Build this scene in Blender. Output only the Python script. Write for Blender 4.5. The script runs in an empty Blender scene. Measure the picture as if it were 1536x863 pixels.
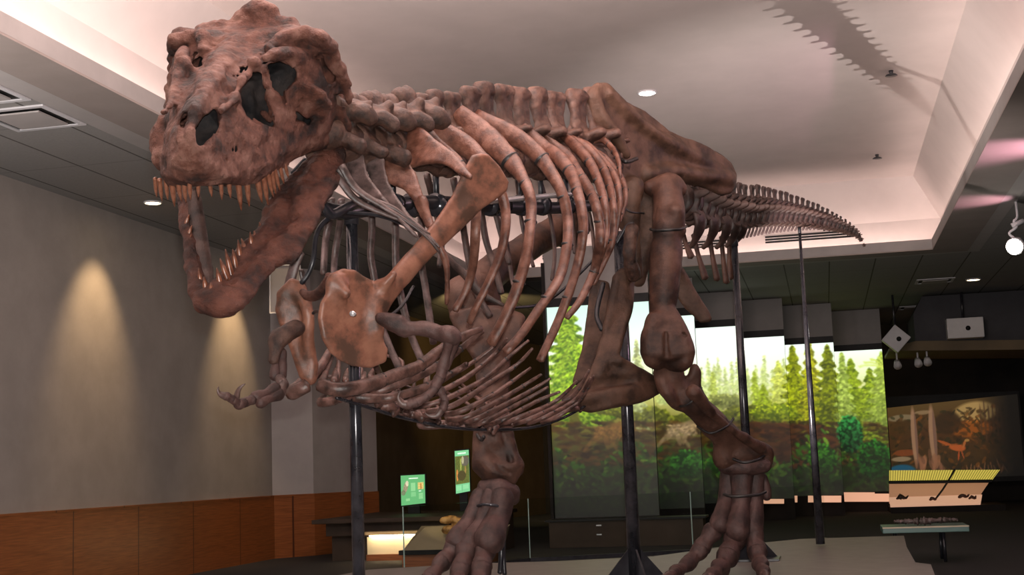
import bpy, bmesh, math, random
import numpy as np
import openvdb as vdb
from mathutils import Vector, Matrix, geometry

random.seed(7)
rng = np.random.default_rng(11)
SC = bpy.context.scene
COL = SC.collection

# ------------------------------------------------------------------ camera
F, CX, CY = 2000.0, 768.0, 431.5
_d = np.array([.236, -.12725, -1.]); _u = np.array([-.273, 7.352, -1.])
_Y = _d/np.linalg.norm(_d); _Z = _u/np.linalg.norm(_u); _Z = _Z-_Y*(_Z@_Y); _Z /= np.linalg.norm(_Z)
_X = np.cross(_Y, _Z)
RW = np.array([_X, _Y, _Z])            # camera axes -> room axes
EYE = np.array([0., 0., 1.25])         # photographer's eye, metres above the gallery floor
cam = bpy.data.cameras.new('camera'); camo = bpy.data.objects.new('camera', cam); COL.objects.link(camo)
cam.sensor_width = 36; cam.lens = 36*F/1536.0; cam.clip_start = .05; cam.clip_end = 200
m4 = Matrix([list(r) for r in RW]).to_4x4(); m4.translation = Vector(EYE); camo.matrix_world = m4
SC.camera = camo
UPL = (-1.15, 12.6, 1.0)

# ------------------------------------------------------------------ light and exposure
SC.view_settings.view_transform = 'Standard'; SC.view_settings.look = 'None'
SC.view_settings.exposure = 0.0; SC.view_settings.gamma = 1.0; SC.view_settings.use_curve_mapping = False
world = bpy.data.worlds.new('world'); SC.world = world; world.use_nodes = True
world.node_tree.nodes['Background'].inputs[0].default_value = (1.0, .86, .80, 1)
world.node_tree.nodes['Background'].inputs[1].default_value = 0.05

def lamp(name, kind, loc, power, color, target=None, size=.1, spot=60, blend=.6, size_y=None):
    L = bpy.data.lights.new(name, kind); L.energy = power; L.color = color
    o = bpy.data.objects.new(name, L); COL.objects.link(o); o.location = loc
    if kind == 'SPOT':
        L.spot_size = math.radians(spot); L.spot_blend = blend; L.shadow_soft_size = size
    elif kind == 'POINT': L.shadow_soft_size = size
    elif kind == 'AREA':
        L.size = size
        if size_y: L.shape = 'RECTANGLE'; L.size_y = size_y
    if target is not None:
        o.rotation_euler = (Vector(target)-Vector(loc)).to_track_quat('-Z', 'Y').to_euler()
    return o
# camera flash, just above the lens
lamp('camera_flash', 'SPOT', (0.03, -.02, 1.40), 1560, (1.0, .94, .89), target=(-2.0, 8.6, 2.6), size=.03, spot=75, blend=.5)
# show light on the trusses of the gallery, thrown across the mount
lamp('show_light_right', 'SPOT', (2.6, 11.5, 4.2), 100, (1.0, .62, .78), target=(-1.6, 9.6, 2.7), size=.08, spot=70, blend=.7)
lamp('show_light_tail', 'SPOT', (2.2, 11.5, 3.0), 260, (1.0, .70, .78), target=(-.3, 14.2, 3.5), size=.08, spot=40, blend=.7)
lamp('added_gallery_fill', 'AREA', (-4.8, 2.5, 4.4), 90, (1.0, .86, .80), target=(-6.0, 14, 2.6), size=1.6)  # added fill with no known fixture, lifts the dark tiles and left side
lamp('floor_uplight', 'SPOT', UPL, 700, (1.0, .86, .80), target=(1.0, 17.5, 5.8), size=.012, spot=84, blend=.9)
lamp('added_tray_fill', 'AREA', (-2.0, 6.5, 4.9), 780, (1.0, .78, .73), target=(-2, 7.4, 6.7), size=4.5)  # unseen area lamp added to brighten the middle of the raised ceiling
lamp('added_left_fill', 'AREA', (-7.0, 7.0, 2.6), 120, (1.0, .90, .86), target=(-7.3, 12.5, 5.4), size=1.0)  # unseen area lamp added to brighten the left ceiling tiles

# ------------------------------------------------------------------ pixel to room helpers
def ray(px, py): return RW @ np.array([(px-CX)/F, -(py-CY)/F, -1.])
def P(px, py, dep): return EYE+ray(px, py)*dep
def onx(px, py, x): r = ray(px, py); return EYE+r*(x-EYE[0])/r[0]
def ony(px, py, y): r = ray(px, py); return EYE+r*(y-EYE[1])/r[1]
def onz(px, py, z): r = ray(px, py); return EYE+r*((z-EYE[2])/r[2])
def c2w(v): return RW @ np.array([v[0], v[1], -v[2]])

# ------------------------------------------------------------------ materials
def mat(name, base, rough=.6, metal=0, spec=.5, emit=None, estr=1.0, nodes=None):
    m = bpy.data.materials.new(name); m.use_nodes = True
    b = m.node_tree.nodes['Principled BSDF']
    b.inputs['Base Color'].default_value = (*base, 1); b.inputs['Roughness'].default_value = rough
    b.inputs['Metallic'].default_value = metal; b.inputs['Specular IOR Level'].default_value = spec
    if emit: b.inputs['Emission Color'].default_value = (*emit, 1); b.inputs['Emission Strength'].default_value = estr
    if nodes: nodes(m.node_tree, b)
    return m
def noise_mix(nt, b, cols, scale, detail=6, bump=.3, bscale=None, coord='Object', stops=None, dist=.01, bdetail=8):
    N, L = nt.nodes, nt.links
    tc = N.new('ShaderNodeTexCoord'); nz = N.new('ShaderNodeTexNoise'); nz.inputs['Scale'].default_value = scale
    nz.inputs['Detail'].default_value = detail; nz.inputs['Roughness'].default_value = .62
    L.new(tc.outputs[coord], nz.inputs['Vector'])
    cr = N.new('ShaderNodeValToRGB'); L.new(nz.outputs['Fac'], cr.inputs[0])
    els = cr.color_ramp.elements
    while len(els) < len(cols): els.new(.5)
    n = len(cols)
    for i, c in enumerate(cols):
        els[i].position = stops[i] if stops else .37+.26*i/max(1, n-1); els[i].color = (*c, 1)
    L.new(cr.outputs[0], b.inputs['Base Color'])
    if bump:
        n2 = N.new('ShaderNodeTexNoise'); n2.inputs['Scale'].default_value = bscale or scale*6
        n2.inputs['Detail'].default_value = bdetail; n2.inputs['Roughness'].default_value = .7
        L.new(tc.outputs[coord], n2.inputs['Vector'])
        bp = N.new('ShaderNodeBump'); bp.inputs['Strength'].default_value = bump; bp.inputs['Distance'].default_value = dist
        L.new(n2.outputs['Fac'], bp.inputs['Height']); L.new(bp.outputs[0], b.inputs['Normal'])
    return cr
def bone_mat(name, cols, rough=.5, scale=5, bump=.6, spec=.4, dist=.012, bscale=28):
    return mat(name, cols[0], rough, spec=spec, nodes=lambda nt, b: noise_mix(nt, b, cols, scale, bump=bump, bscale=bscale, dist=dist))
M = {}
M['skull'] = bone_mat('fossil_bone_skull', [(0.0266, 0.0135, 0.0112), (0.0902, 0.0324, 0.0215), (0.1568, 0.0612, 0.0413), (0.2375, 0.1152, 0.086)], .5, 7, 1.0, .4, .03, 26)
M['jaw'] = bone_mat('fossil_bone_jaw', [(0.0285, 0.0117, 0.009), (0.0902, 0.0288, 0.018), (0.1568, 0.0558, 0.036)], .45, 8, 1.0, .45, .025, 28)
M['tooth'] = bone_mat('tooth_enamel', [(.08, .027, .015), (.17, .058, .031), (.28, .115, .068)], .28, 22, .15, .6, .002)
M['spine'] = bone_mat('fossil_bone_spine', [(0.028, 0.0148, 0.0114), (0.076, 0.0374, 0.0266), (0.132, 0.0686, 0.0486)], .42, 12, .9, .5)
M['darkbone'] = bone_mat('fossil_bone_dark', [(0.024, 0.0144, 0.012), (0.06, 0.032, 0.0264), (0.104, 0.06, 0.048)], .42, 8, .5, .55)
M['rib'] = bone_mat('fossil_bone_rib', [(0.0697, 0.0274, 0.0187), (0.1476, 0.0608, 0.0396), (0.2214, 0.1026, 0.072)], .33, 13, .6, .6, .008)
M['greyrib'] = bone_mat('fossil_bone_grey', [(0.0425, 0.0289, 0.0264), (0.0978, 0.0638, 0.0581), (0.1615, 0.1062, 0.1012)], .35, 13, .5, .6, .008)
M['scapula'] = bone_mat('fossil_bone_scapula', [(0.09, 0.0473, 0.0328), (0.216, 0.0903, 0.0574), (0.297, 0.1333, 0.0861)], .42, 7, .4, .5, .006)
M['pelvis'] = bone_mat('fossil_bone_pelvis', [(0.0288, 0.0155, 0.0104), (0.0792, 0.0414, 0.0266), (0.1188, 0.0651, 0.0444)], .5, 4.5, .6, .35)
M['leg'] = bone_mat('fossil_bone_leg', [(0.0252, 0.0122, 0.0088), (0.0684, 0.031, 0.0204), (0.1152, 0.0562, 0.0381)], .5, 4.5, .5, .4)
M['footbone'] = bone_mat('fossil_bone_foot', [(0.0263, 0.0144, 0.0126), (0.0638, 0.0324, 0.028), (0.1013, 0.0533, 0.0462)], .5, 7, .6, .45)
M['lining'] = bone_mat('inner_bone_painted_shade', [(.008, .008, .009), (.022, .019, .019), (.04, .032, .03)], .7, 8, .5, .2)  # inner bone blackened further, standing in for shade behind the skull openings
M['claw'] = bone_mat('claw_bone', [(.05, .03, .027), (.12, .07, .06)], .35, 12, .3, .6)
M['gastralia'] = bone_mat('fossil_bone_gastralia', [(0.0425, 0.0224, 0.0184), (0.1105, 0.056, 0.044), (0.187, 0.1, 0.084)], .34, 14, .5, .5, .006)
M['steel'] = mat('black_steel', (.016, .016, .02), .32, .0, .6, nodes=lambda nt, b: noise_mix(nt, b, [(.012, .012, .016), (.03, .03, .036)], 14, bump=.1, dist=.002))
M['polished'] = mat('polished_black_steel', (.02, .02, .025), .2, .3, .7, nodes=lambda nt, b: noise_mix(nt, b, [(.02, .02, .025), (.05, .05, .06)], 9, bump=.05, dist=.001))
M['band'] = mat('dark_clamp_band', (.015, .012, .012), .4, nodes=lambda nt, b: noise_mix(nt, b, [(.01, .01, .01), (.03, .025, .025)], 9, bump=.1, dist=.001))
M['whitemetal'] = mat('white_metal', (.75, .75, .78), .25, .6)

def wallmat(name, c1, c2, scale=3, bump=.15, rough=.8, bscale=90):
    return mat(name, c1, rough, spec=.25, nodes=lambda nt, b: noise_mix(nt, b, [c1, c2], scale, bump=bump, bscale=bscale, dist=.003))
M['wall'] = wallmat('grey_wall_covering', (.27, .245, .225), (.31, .28, .255), 2)
M['wall_light'] = wallmat('light_wall_covering', (.33, .305, .29), (.37, .34, .32), 2)
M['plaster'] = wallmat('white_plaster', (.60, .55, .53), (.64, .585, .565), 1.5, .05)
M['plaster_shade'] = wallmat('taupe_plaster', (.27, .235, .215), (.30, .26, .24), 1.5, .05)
M['plaster_border'] = wallmat('grey_plaster_border', (.36, .34, .33), (.39, .365, .355), 1.5, .05)
M['dark'] = wallmat('near_black_wall', (.012, .009, .008), (.02, .015, .012), 2, .1, .7)
M['alcove'] = wallmat('brown_alcove_wall', (.10, .068, .038), (.125, .086, .05), 2, .1, .7)
M['darkbrown'] = wallmat('dark_brown_wall', (.04, .026, .017), (.055, .036, .024), 2, .1, .6)
M['blackframe'] = wallmat('black_frame', (.006, .006, .006), (.01, .01, .01), 5, .05, .5)
M['header'] = wallmat('grey_header_panel', (.30, .285, .275), (.335, .315, .305), 2, .08)
M['cream'] = wallmat('cream_panel', (.62, .55, .40), (.68, .60, .45), 2, .05, .6)
M['beige'] = wallmat('beige_counter', (.32, .27, .18), (.36, .30, .20), 3, .05, .5)
M['whitebox'] = wallmat('pale_grey_housing', (.55, .55, .57), (.6, .6, .62), 3, .03, .5)

def wood_nodes(nt, b):
    N, L = nt.nodes, nt.links
    tc = N.new('ShaderNodeTexCoord'); mp = N.new('ShaderNodeMapping'); mp.inputs['Scale'].default_value = (1.2, 1.2, 26)
    L.new(tc.outputs['Object'], mp.inputs[0])
    nz = N.new('ShaderNodeTexNoise'); nz.inputs['Scale'].default_value = 3; nz.inputs['Detail'].default_value = 7
    L.new(mp.outputs[0], nz.inputs['Vector'])
    cr = N.new('ShaderNodeValToRGB'); L.new(nz.outputs['Fac'], cr.inputs[0])
    cr.color_ramp.elements[0].position = .3; cr.color_ramp.elements[0].color = (.17, .05, .014, 1)
    cr.color_ramp.elements[1].position = .7; cr.color_ramp.elements[1].color = (.31, .10, .03, 1)
    # panel joints
    sp = N.new('ShaderNodeSeparateXYZ'); L.new(tc.outputs['Object'], sp.inputs[0])
    md = N.new('ShaderNodeMath'); md.operation = 'PINGPONG'; md.inputs[1].default_value = .75
    L.new(sp.outputs[1], md.inputs[0])
    lt = N.new('ShaderNodeMath'); lt.operation = 'LESS_THAN'; lt.inputs[1].default_value = .012; L.new(md.outputs[0], lt.inputs[0])
    mx = N.new('ShaderNodeMixRGB'); L.new(lt.outputs[0], mx.inputs[0]); L.new(cr.outputs[0], mx.inputs[1]); mx.inputs[2].default_value = (.08, .022, .01, 1)
    L.new(mx.outputs[0], b.inputs['Base Color'])
M['wood'] = mat('cherry_wood', (.25, .08, .03), .38, nodes=wood_nodes)

def tile_nodes(base, line, sx, sy, ox=0, oy=0, w=.012):
    def f(nt, b):
        N, L = nt.nodes, nt.links
        tc = N.new('ShaderNodeTexCoord'); sp = N.new('ShaderNodeSeparateXYZ'); L.new(tc.outputs['Object'], sp.inputs[0])
        outs = []
        for i, (s, o) in enumerate(((sx, ox), (sy, oy))):
            a = N.new('ShaderNodeMath'); a.operation = 'ADD'; a.inputs[1].default_value = o; L.new(sp.outputs[i], a.inputs[0])
            md = N.new('ShaderNodeMath'); md.operation = 'PINGPONG'; md.inputs[1].default_value = s/2; L.new(a.outputs[0], md.inputs[0])
            lt = N.new('ShaderNodeMath'); lt.operation = 'LESS_THAN'; lt.inputs[1].default_value = w; L.new(md.outputs[0], lt.inputs[0]); outs.append(lt)
        mx = N.new('ShaderNodeMath'); mx.operation = 'MAXIMUM'; L.new(outs[0].outputs[0], mx.inputs[0])
        hf = N.new('ShaderNodeMath'); hf.operation = 'MULTIPLY'; hf.inputs[1].default_value = .35; L.new(outs[1].outputs[0], hf.inputs[0])
        L.new(hf.outputs[0], mx.inputs[1])
        nz = N.new('ShaderNodeTexNoise'); nz.inputs['Scale'].default_value = 60; nz.inputs['Detail'].default_value = 4; L.new(tc.outputs['Object'], nz.inputs['Vector'])
        cr = N.new('ShaderNodeValToRGB'); L.new(nz.outputs['Fac'], cr.inputs[0])
        cr.color_ramp.elements[0].position = .35; cr.color_ramp.elements[0].color = (*[c*.9 for c in base], 1)
        cr.color_ramp.elements[1].position = .65; cr.color_ramp.elements[1].color = (*base, 1)
        m2 = N.new('ShaderNodeMixRGB'); L.new(mx.outputs[0], m2.inputs[0]); L.new(cr.outputs[0], m2.inputs[1]); m2.inputs[2].default_value = (*line, 1)
        L.new(m2.outputs[0], b.inputs['Base Color'])
    return f
M['tiles'] = mat('acoustic_ceiling_tile', (.3, .29, .28), .85, spec=.2, nodes=tile_nodes((.30, .295, .285), (.10, .095, .09), .78, 1.56, -7.29+.78*20, 0))
M['platform'] = mat('platform_top', (.25, .22, .2), .45, nodes=lambda nt, b: noise_mix(nt, b, [(.155, .14, .125), (.19, .172, .155)], 5, bump=.05, dist=.002))
M['carpet'] = mat('dark_carpet', (.035, .03, .03), .95, nodes=lambda nt, b: noise_mix(nt, b, [(.012, .011, .012), (.028, .024, .024)], 40, bump=.4, dist=.004))
def emis(name, col, s): return mat(name, (0, 0, 0), .5, emit=col, estr=s)
M['cove'] = emis('cove_strip_glow', (1.0, .74, .66), 17)
M['lamp'] = emis('lamp_glow', (1.0, .93, .85), 30)
M['lampw'] = emis('lamp_glow_warm', (1.0, .75, .42), 22)
def glass_nodes(nt, b):
    N, L = nt.nodes, nt.links
    tr = N.new('ShaderNodeBsdfTransparent'); tr.inputs[0].default_value = (.92, .95, .93, 1)
    gl = N.new('ShaderNodeBsdfGlossy'); gl.inputs['Roughness'].default_value = .02
    fr = N.new('ShaderNodeFresnel'); fr.inputs[0].default_value = 1.5
    mx = N.new('ShaderNodeMixShader'); ge = N.new('ShaderNodeNewGeometry'); iv = N.new('ShaderNodeMath'); iv.operation = 'SUBTRACT'; iv.inputs[0].default_value = 1; L.new(ge.outputs['Backfacing'], iv.inputs[1])
    ml = N.new('ShaderNodeMath'); ml.operation = 'MULTIPLY'; L.new(fr.outputs[0], ml.inputs[0]); L.new(iv.outputs[0], ml.inputs[1]); L.new(ml.outputs[0], mx.inputs[0]); L.new(tr.outputs[0], mx.inputs[1]); L.new(gl.outputs[0], mx.inputs[2])
    L.new(mx.outputs[0], N['Material Output'].inputs['Surface'])
M['glass'] = mat('clear_glass', (1, 1, 1), .02, nodes=glass_nodes)
M['glassedge'] = mat('glass_edge', (.35, .5, .45), .15, spec=.8)

# ------------------------------------------------------------------ object helpers
def link_mesh(name, me, material, parent=None, smooth=True, origin=None):
    """link a mesh whose vertices are in room coordinates; origin at its own middle"""
    n = len(me.vertices); co = np.empty(n*3, np.float32); me.vertices.foreach_get('co', co); co = co.reshape(-1, 3)
    c = (co.min(0)+co.max(0))/2 if origin is None else np.array(origin, float)
    me.vertices.foreach_set('co', (co-c).astype(np.float32).ravel()); me.update()
    if smooth: me.polygons.foreach_set('use_smooth', np.ones(len(me.polygons), bool))
    if material: me.materials.append(material)
    o = bpy.data.objects.new(name, me); COL.objects.link(o)
    if parent is not None:
        o.parent = parent; c = c-world_loc(parent)
    o.location = c
    return o
def world_loc(o):
    p = np.array(o.location)
    return p+world_loc(o.parent) if o.parent else p
def pyd(name, verts, faces, material, parent=None, smooth=False, origin=None):
    me = bpy.data.meshes.new(name); me.from_pydata([tuple(map(float, v)) for v in verts], [], faces); me.update()
    return link_mesh(name, me, material, parent, smooth, origin)
def obj(name, bm, material, parent=None, smooth=False, origin=None):
    bmesh.ops.recalc_face_normals(bm, faces=bm.faces[:])
    me = bpy.data.meshes.new(name); bm.to_mesh(me); bm.free()
    return link_mesh(name, me, material, parent, smooth, origin)
def empty(name, loc, label, cat, group=None):
    o = bpy.data.objects.new(name, None); COL.objects.link(o); o.location = loc; o.empty_display_size = .2
    tag(o, label, cat, group); return o
def tag(o, label=None, cat=None, group=None, kind=None):
    if label: o['label'] = label
    if cat: o['category'] = cat
    if group: o['group'] = group
    if kind: o['kind'] = kind
    return o
def struct(o): o['kind'] = 'structure'; return o
def box(bm, lo, hi, bevel=0):
    lo, hi = np.minimum(lo, hi), np.maximum(lo, hi)
    r = bmesh.ops.create_cube(bm, size=1)
    for v in r['verts']: v.co = Vector([lo[i]+(v.co[i]+.5)*(hi[i]-lo[i]) for i in range(3)])
    if bevel:
        es = list({e for v in r['verts'] for e in v.link_edges})
        bmesh.ops.bevel(bm, geom=es, offset=bevel, segments=2, affect='EDGES', profile=.7)
def boxo(name, lo, hi, m, parent=None, bevel=0):
    bm = bmesh.new(); box(bm, lo, hi, bevel); return obj(name, bm, m, parent)
def prism(bm, poly, h):
    """poly: 3D points (planar), extruded along vector h"""
    vs = [bm.verts.new(p) for p in poly]; vt = [bm.verts.new(np.array(p)+h) for p in poly]
    bm.faces.new(vs); bm.faces.new(vt[::-1]); n = len(vs)
    for i in range(n): bm.faces.new((vs[i], vs[(i+1) % n], vt[(i+1) % n], vt[i]))
def spline(pts, n):
    """Catmull-Rom through rows of pts, n samples"""
    p = np.array(pts, float)
    if len(p) == 2: t = np.linspace(0, 1, n)[:, None]; return p[0]*(1-t)+p[1]*t
    q = np.vstack([2*p[0]-p[1], p, 2*p[-1]-p[-2]])
    seg = np.linalg.norm(np.diff(p[:, :3], axis=0), axis=1); s = np.r_[0, np.cumsum(seg)]; u = np.linspace(0, s[-1], n)
    out = []
    for x in u:
        i = min(int(np.searchsorted(s, x, side='right')-1), len(p)-2); t = (x-s[i])/max(seg[i], 1e-9)
        a, b, c, d = q[i], q[i+1], q[i+2], q[i+3]
        out.append(.5*((2*b)+(-a+c)*t+(2*a-5*b+4*c-d)*t*t+(-a+3*b-3*c+d)*t**3))
    return np.array(out)
def tube(bm, pts, rw, rt=None, wide=(0, 0, 1), n=24, seg=10, rough=0.0, ends=True):
    """sweep an ellipse (rw along the 'wide' hint, rt across) along pts; radii may be lists along the curve"""
    rt = rw if rt is None else rt
    C = spline(pts, n); k = len(C); u = np.linspace(0, 1, k)
    f = lambda r: np.interp(u, np.linspace(0, 1, len(r)), r) if hasattr(r, '__len__') else np.full(k, r)
    RWd, RT = f(rw), f(rt); T = np.gradient(C, axis=0); T /= np.linalg.norm(T, axis=1)[:, None]+1e-12
    wide = np.array(wide, float); rings = []
    w = wide-T[0]*(wide@T[0]); w /= np.linalg.norm(w)+1e-12
    for i in range(k):
        w = w-T[i]*(w@T[i]); w /= np.linalg.norm(w)+1e-12; b = np.cross(T[i], w); ring = []
        jr = 1+rough*rng.normal()
        for j in range(seg):
            a = 2*math.pi*j/seg; q = 1+rough*rng.normal()*.5
            ring.append(bm.verts.new(C[i]+(w*math.cos(a)*RWd[i]+b*math.sin(a)*RT[i])*jr*q))
        rings.append(ring)
    for i in range(k-1):
        for j in range(seg):
            bm.faces.new((rings[i][j], rings[i][(j+1) % seg], rings[i+1][(j+1) % seg], rings[i+1][j]))
    if ends:
        for ring, i, s in ((rings[0], 0, -1), (rings[-1], -1, 1)):
            c = bm.verts.new(C[i]+T[i]*s*min(RT[i], RWd[i])*.6)
            for j in range(seg):
                q = (ring[j], ring[(j+1) % seg], c); bm.faces.new(q if s > 0 else q[::-1])
    return C, T
def cyl(bm, a, b, ra, rb=None, seg=20):
    tube(bm, [a, b], [ra, ra if rb is None else rb], n=2, seg=seg, wide=(1, .3, .2) if abs(b[2]-a[2]) > 1e-4 else (0, 0, 1), ends=False)
    bm.verts.ensure_lookup_table(); v = bm.verts[-2*seg:]
    bm.faces.new(v[:seg][::-1]); bm.faces.new(v[seg:])

# ------------------------------------------------------------------ signed-distance sculpting
class Clay:
    def __init__(s, lo, hi, h, frame=None):
        s.h = h; s.lo = np.array(lo, float); s.frame = frame    # frame=(origin, 3x3 rows = local axes in the room)
        s.n = np.ceil((np.array(hi)-s.lo)/h).astype(int)+1
        s.d = np.full(s.n, 1.0, np.float32)
    def win(s, lo, hi):
        i0 = np.clip(np.floor((np.array(lo)-s.lo)/s.h).astype(int), 0, s.n-1); i1 = np.clip(np.ceil((np.array(hi)-s.lo)/s.h).astype(int)+1, 1, s.n)
        sl = tuple(slice(a, b) for a, b in zip(i0, i1))
        g = [s.lo[k]+s.h*np.arange(i0[k], i1[k]) for k in range(3)]
        return sl, g[0][:, None, None], g[1][None, :, None], g[2][None, None, :]
    def blend(s, sl, d, k):
        a = s.d[sl]
        if k <= 0: s.d[sl] = np.minimum(a, d)
        else:
            hh = np.maximum(k-np.abs(a-d), 0)/k; s.d[sl] = np.minimum(a, d)-hh*hh*k*.25
    def cap(s, a, b, ra, rb=None, k=.02, flat=None, fk=1.0):
        rb = ra if rb is None else rb; a = np.array(a, float); b = np.array(b, float); m = max(ra, rb)*1.15+k+2*s.h
        sl, X, Y, Z = s.win(np.minimum(a, b)-m, np.maximum(a, b)+m)
        ab = b-a; L2 = ab@ab+1e-12
        t = np.clip(((X-a[0])*ab[0]+(Y-a[1])*ab[1]+(Z-a[2])*ab[2])/L2, 0, 1)
        vx, vy, vz = X-a[0]-t*ab[0], Y-a[1]-t*ab[1], Z-a[2]-t*ab[2]
        q = vx*vx+vy*vy+vz*vz
        if flat is not None:
            f = np.array(flat, float); f /= np.linalg.norm(f); c = vx*f[0]+vy*f[1]+vz*f[2]; q = q+c*c*(fk*fk-1)
        s.blend(sl, np.sqrt(q)-(ra+(rb-ra)*t), k)
    def chain(s, pts, rs, k=.02, flat=None, fk=1.0, n=None):
        """a string of tapered capsules, joined sharply to each other and blended once into the clay"""
        if n:
            pp = spline(pts, n); rr = np.interp(np.linspace(0, 1, n), np.linspace(0, 1, len(rs)), rs) if hasattr(rs, '__len__') else [rs]*n
        else: pp = np.array(pts, float); rr = rs if hasattr(rs, '__len__') else [rs]*len(pts)
        keep = s.d; s.d = np.full(s.n, 1.0, np.float32)
        for i in range(len(pp)-1): s.cap(pp[i], pp[i+1], rr[i], rr[i+1], .004, flat, fk)
        m = max(rr)*1.2+k+3*s.h; pa = np.array(pp); sl = s.win(pa.min(0)-m, pa.max(0)+m)[0]; new = s.d[sl]; s.d = keep; s.blend(sl, new, k)
    def tri(s, a, b, c, r, k=.01):
        a, b, c = [np.array(v, float) for v in (a, b, c)]; m = r+k+2*s.h
        sl, X, Y, Z = s.win(np.minimum(np.minimum(a, b), c)-m, np.maximum(np.maximum(a, b), c)+m)
        shp = np.broadcast(X, Y, Z).shape
        if 0 in shp: return
        p = np.stack(np.broadcast_arrays(X, Y, Z), -1).astype(np.float32)
        n = np.cross(b-a, c-a); nl = np.linalg.norm(n)
        if nl < 1e-9: return
        n = n/nl; inside = np.ones(shp, bool); best = np.full(shp, 1e6, np.float32)
        for u, v in ((a, b), (b, c), (c, a)):
            e = v-u; w = p-u; inside &= (w@np.cross(n, e)) >= 0
            t = np.clip((w@e)/(e@e), 0, 1); q = w-t[..., None]*e; best = np.minimum(best, np.einsum('...i,...i', q, q))
        h = (p-a)@n; d = np.where(inside, np.abs(h), np.sqrt(best))-r
        s.blend(sl, d, k)
    def plate(s, poly3, poly2, r, k=.01):
        t = geometry.tessellate_polygon([[Vector((x, y, 0)) for x, y in poly2]])
        keep = s.d; s.d = np.full(s.n, 1.0, np.float32)
        for i, j, l in t: s.tri(poly3[i], poly3[j], poly3[l], r, .0)
        new = s.d; s.d = keep; s.blend(tuple([slice(None)]*3), new, k)
    def noise(s, amp, freq, seed=0, octs=3):
        sl, X, Y, Z = s.win(s.lo, s.lo+s.h*s.n); r = np.random.default_rng(seed); acc = 0
        for o in range(octs):
            f = freq*2**o
            for _ in range(4):
                v = r.normal(size=3); v /= np.linalg.norm(v); w = r.normal(size=3); w /= np.linalg.norm(w); ph = r.uniform(0, 6.28, 2)
                acc = acc+np.sin(f*(X*v[0]+Y*v[1]+Z*v[2])+ph[0]+1.3*np.sin(f*.7*(X*w[0]+Y*w[1]+Z*w[2])+ph[1]))*amp/(2**o)/2
        s.d += acc[:s.n[0], :s.n[1], :s.n[2]].astype(np.float32)
    def world(s, X, Y, Z):
        if s.frame is None: return X, Y, Z
        o, A = s.frame
        return [o[i]+X*A[0][i]+Y*A[1][i]+Z*A[2][i] for i in range(3)]
    def carve(s, d): s.d = np.maximum(s.d, -d)
    def mesh(s, name):
        d = s.d; d[0] = d[-1] = 1; d[:, 0] = d[:, -1] = 1; d[:, :, 0] = d[:, :, -1] = 1
        g = vdb.FloatGrid(1.0); g.copyFromArray(np.ascontiguousarray(np.clip(d, -.3, 1)), tolerance=0)
        p, q = g.convertToQuads(); p = p*s.h+s.lo
        if s.frame is not None:
            o, A = s.frame; p = np.array(o)+p@np.array(A)
        me = bpy.data.meshes.new(name); me.vertices.add(len(p)); me.vertices.foreach_set('co', p.astype(np.float32).ravel())
        q = q[:, ::-1]; me.loops.add(len(q)*4); me.loops.foreach_set('vertex_index', q.astype(np.int32).ravel())
        me.polygons.add(len(q)); me.polygons.foreach_set('loop_start', np.arange(0, len(q)*4, 4, dtype=np.int32))
        me.update(calc_edges=True); me.validate()
        return me
    def build(s, name, material, parent): return link_mesh(name, s.mesh(name), material, parent)
def clay_for(pts, pad, h):
    p = np.array(pts); return Clay(p.min(0)-pad, p.max(0)+pad, h)

# ================================================================== THE ROOM
ZC = 4.61            # tile ceiling
ZP = 0.35            # top of the mount's platform
XL, XR, YF = -5.78, 1.94, 22.9      # inner faces of the ceiling tray
def slab(name, x0, x1, y0, y1, z0, z1, m, parent=None): return boxo(name, (x0, y0, z0), (x1, y1, z1), m, parent)
struct(boxo('floor', (-12, -6, -.1), (12, 46, 0), M['carpet']))
# tile ceiling round the tray
tc = bmesh.new()
box(tc, (-12, -3, ZC), (XL-.77, 46, ZC+.1)); box(tc, (XL-.77, YF+.62, ZC), (12, 46, ZC+.1)); box(tc, (XR+.80, -3, ZC), (12, YF+.62, ZC+.1))
t_ = obj('ceiling', tc, M['tiles'], origin=(0, 0, 0)); struct(t_)
bd = bmesh.new()      # pale plaster margin between tiles and bulkhead
box(bd, (XL-.77, -3, ZC-.004), (XL-.52, YF+.62, ZC+.1)); box(bd, (XR+.60, -3, ZC-.004), (XR+.80, YF+.62, ZC+.1)); box(bd, (XL-.52, YF+.45, ZC-.004), (XR+.60, YF+.62, ZC+.1))
struct(obj('ceiling_border', bd, M['plaster_border']))
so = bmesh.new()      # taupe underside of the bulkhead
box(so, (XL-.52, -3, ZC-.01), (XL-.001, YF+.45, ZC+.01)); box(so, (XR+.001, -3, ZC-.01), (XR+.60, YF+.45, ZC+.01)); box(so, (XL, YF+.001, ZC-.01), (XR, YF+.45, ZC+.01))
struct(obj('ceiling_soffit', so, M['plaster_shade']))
fa = bmesh.new()      # upright lip that hides the cove strips
zf = ZC+.17
box(fa, (XL-.03, -3, ZC+.01), (XL, YF+.03, zf)); box(fa, (XR, -3, ZC+.01), (XR+.03, YF+.03, zf)); box(fa, (XL, YF, ZC+.01), (XR, YF+.03, zf))
struct(obj('ceiling_fascia', fa, M['header']))
zw = 5.19; s2 = .42; zt = 5.87
w_ = bmesh.new()      # upright wall of the tray behind the lip, its top lip
box(w_, (XL-.26, -3, ZC+.02), (XL-.2, YF+.46, zw)); box(w_, (XR+.2, -3, ZC+.02), (XR+.26, YF+.46, zw)); box(w_, (XL-.2, YF+.4, ZC+.02), (XR+.2, YF+.46, zw))
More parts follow.
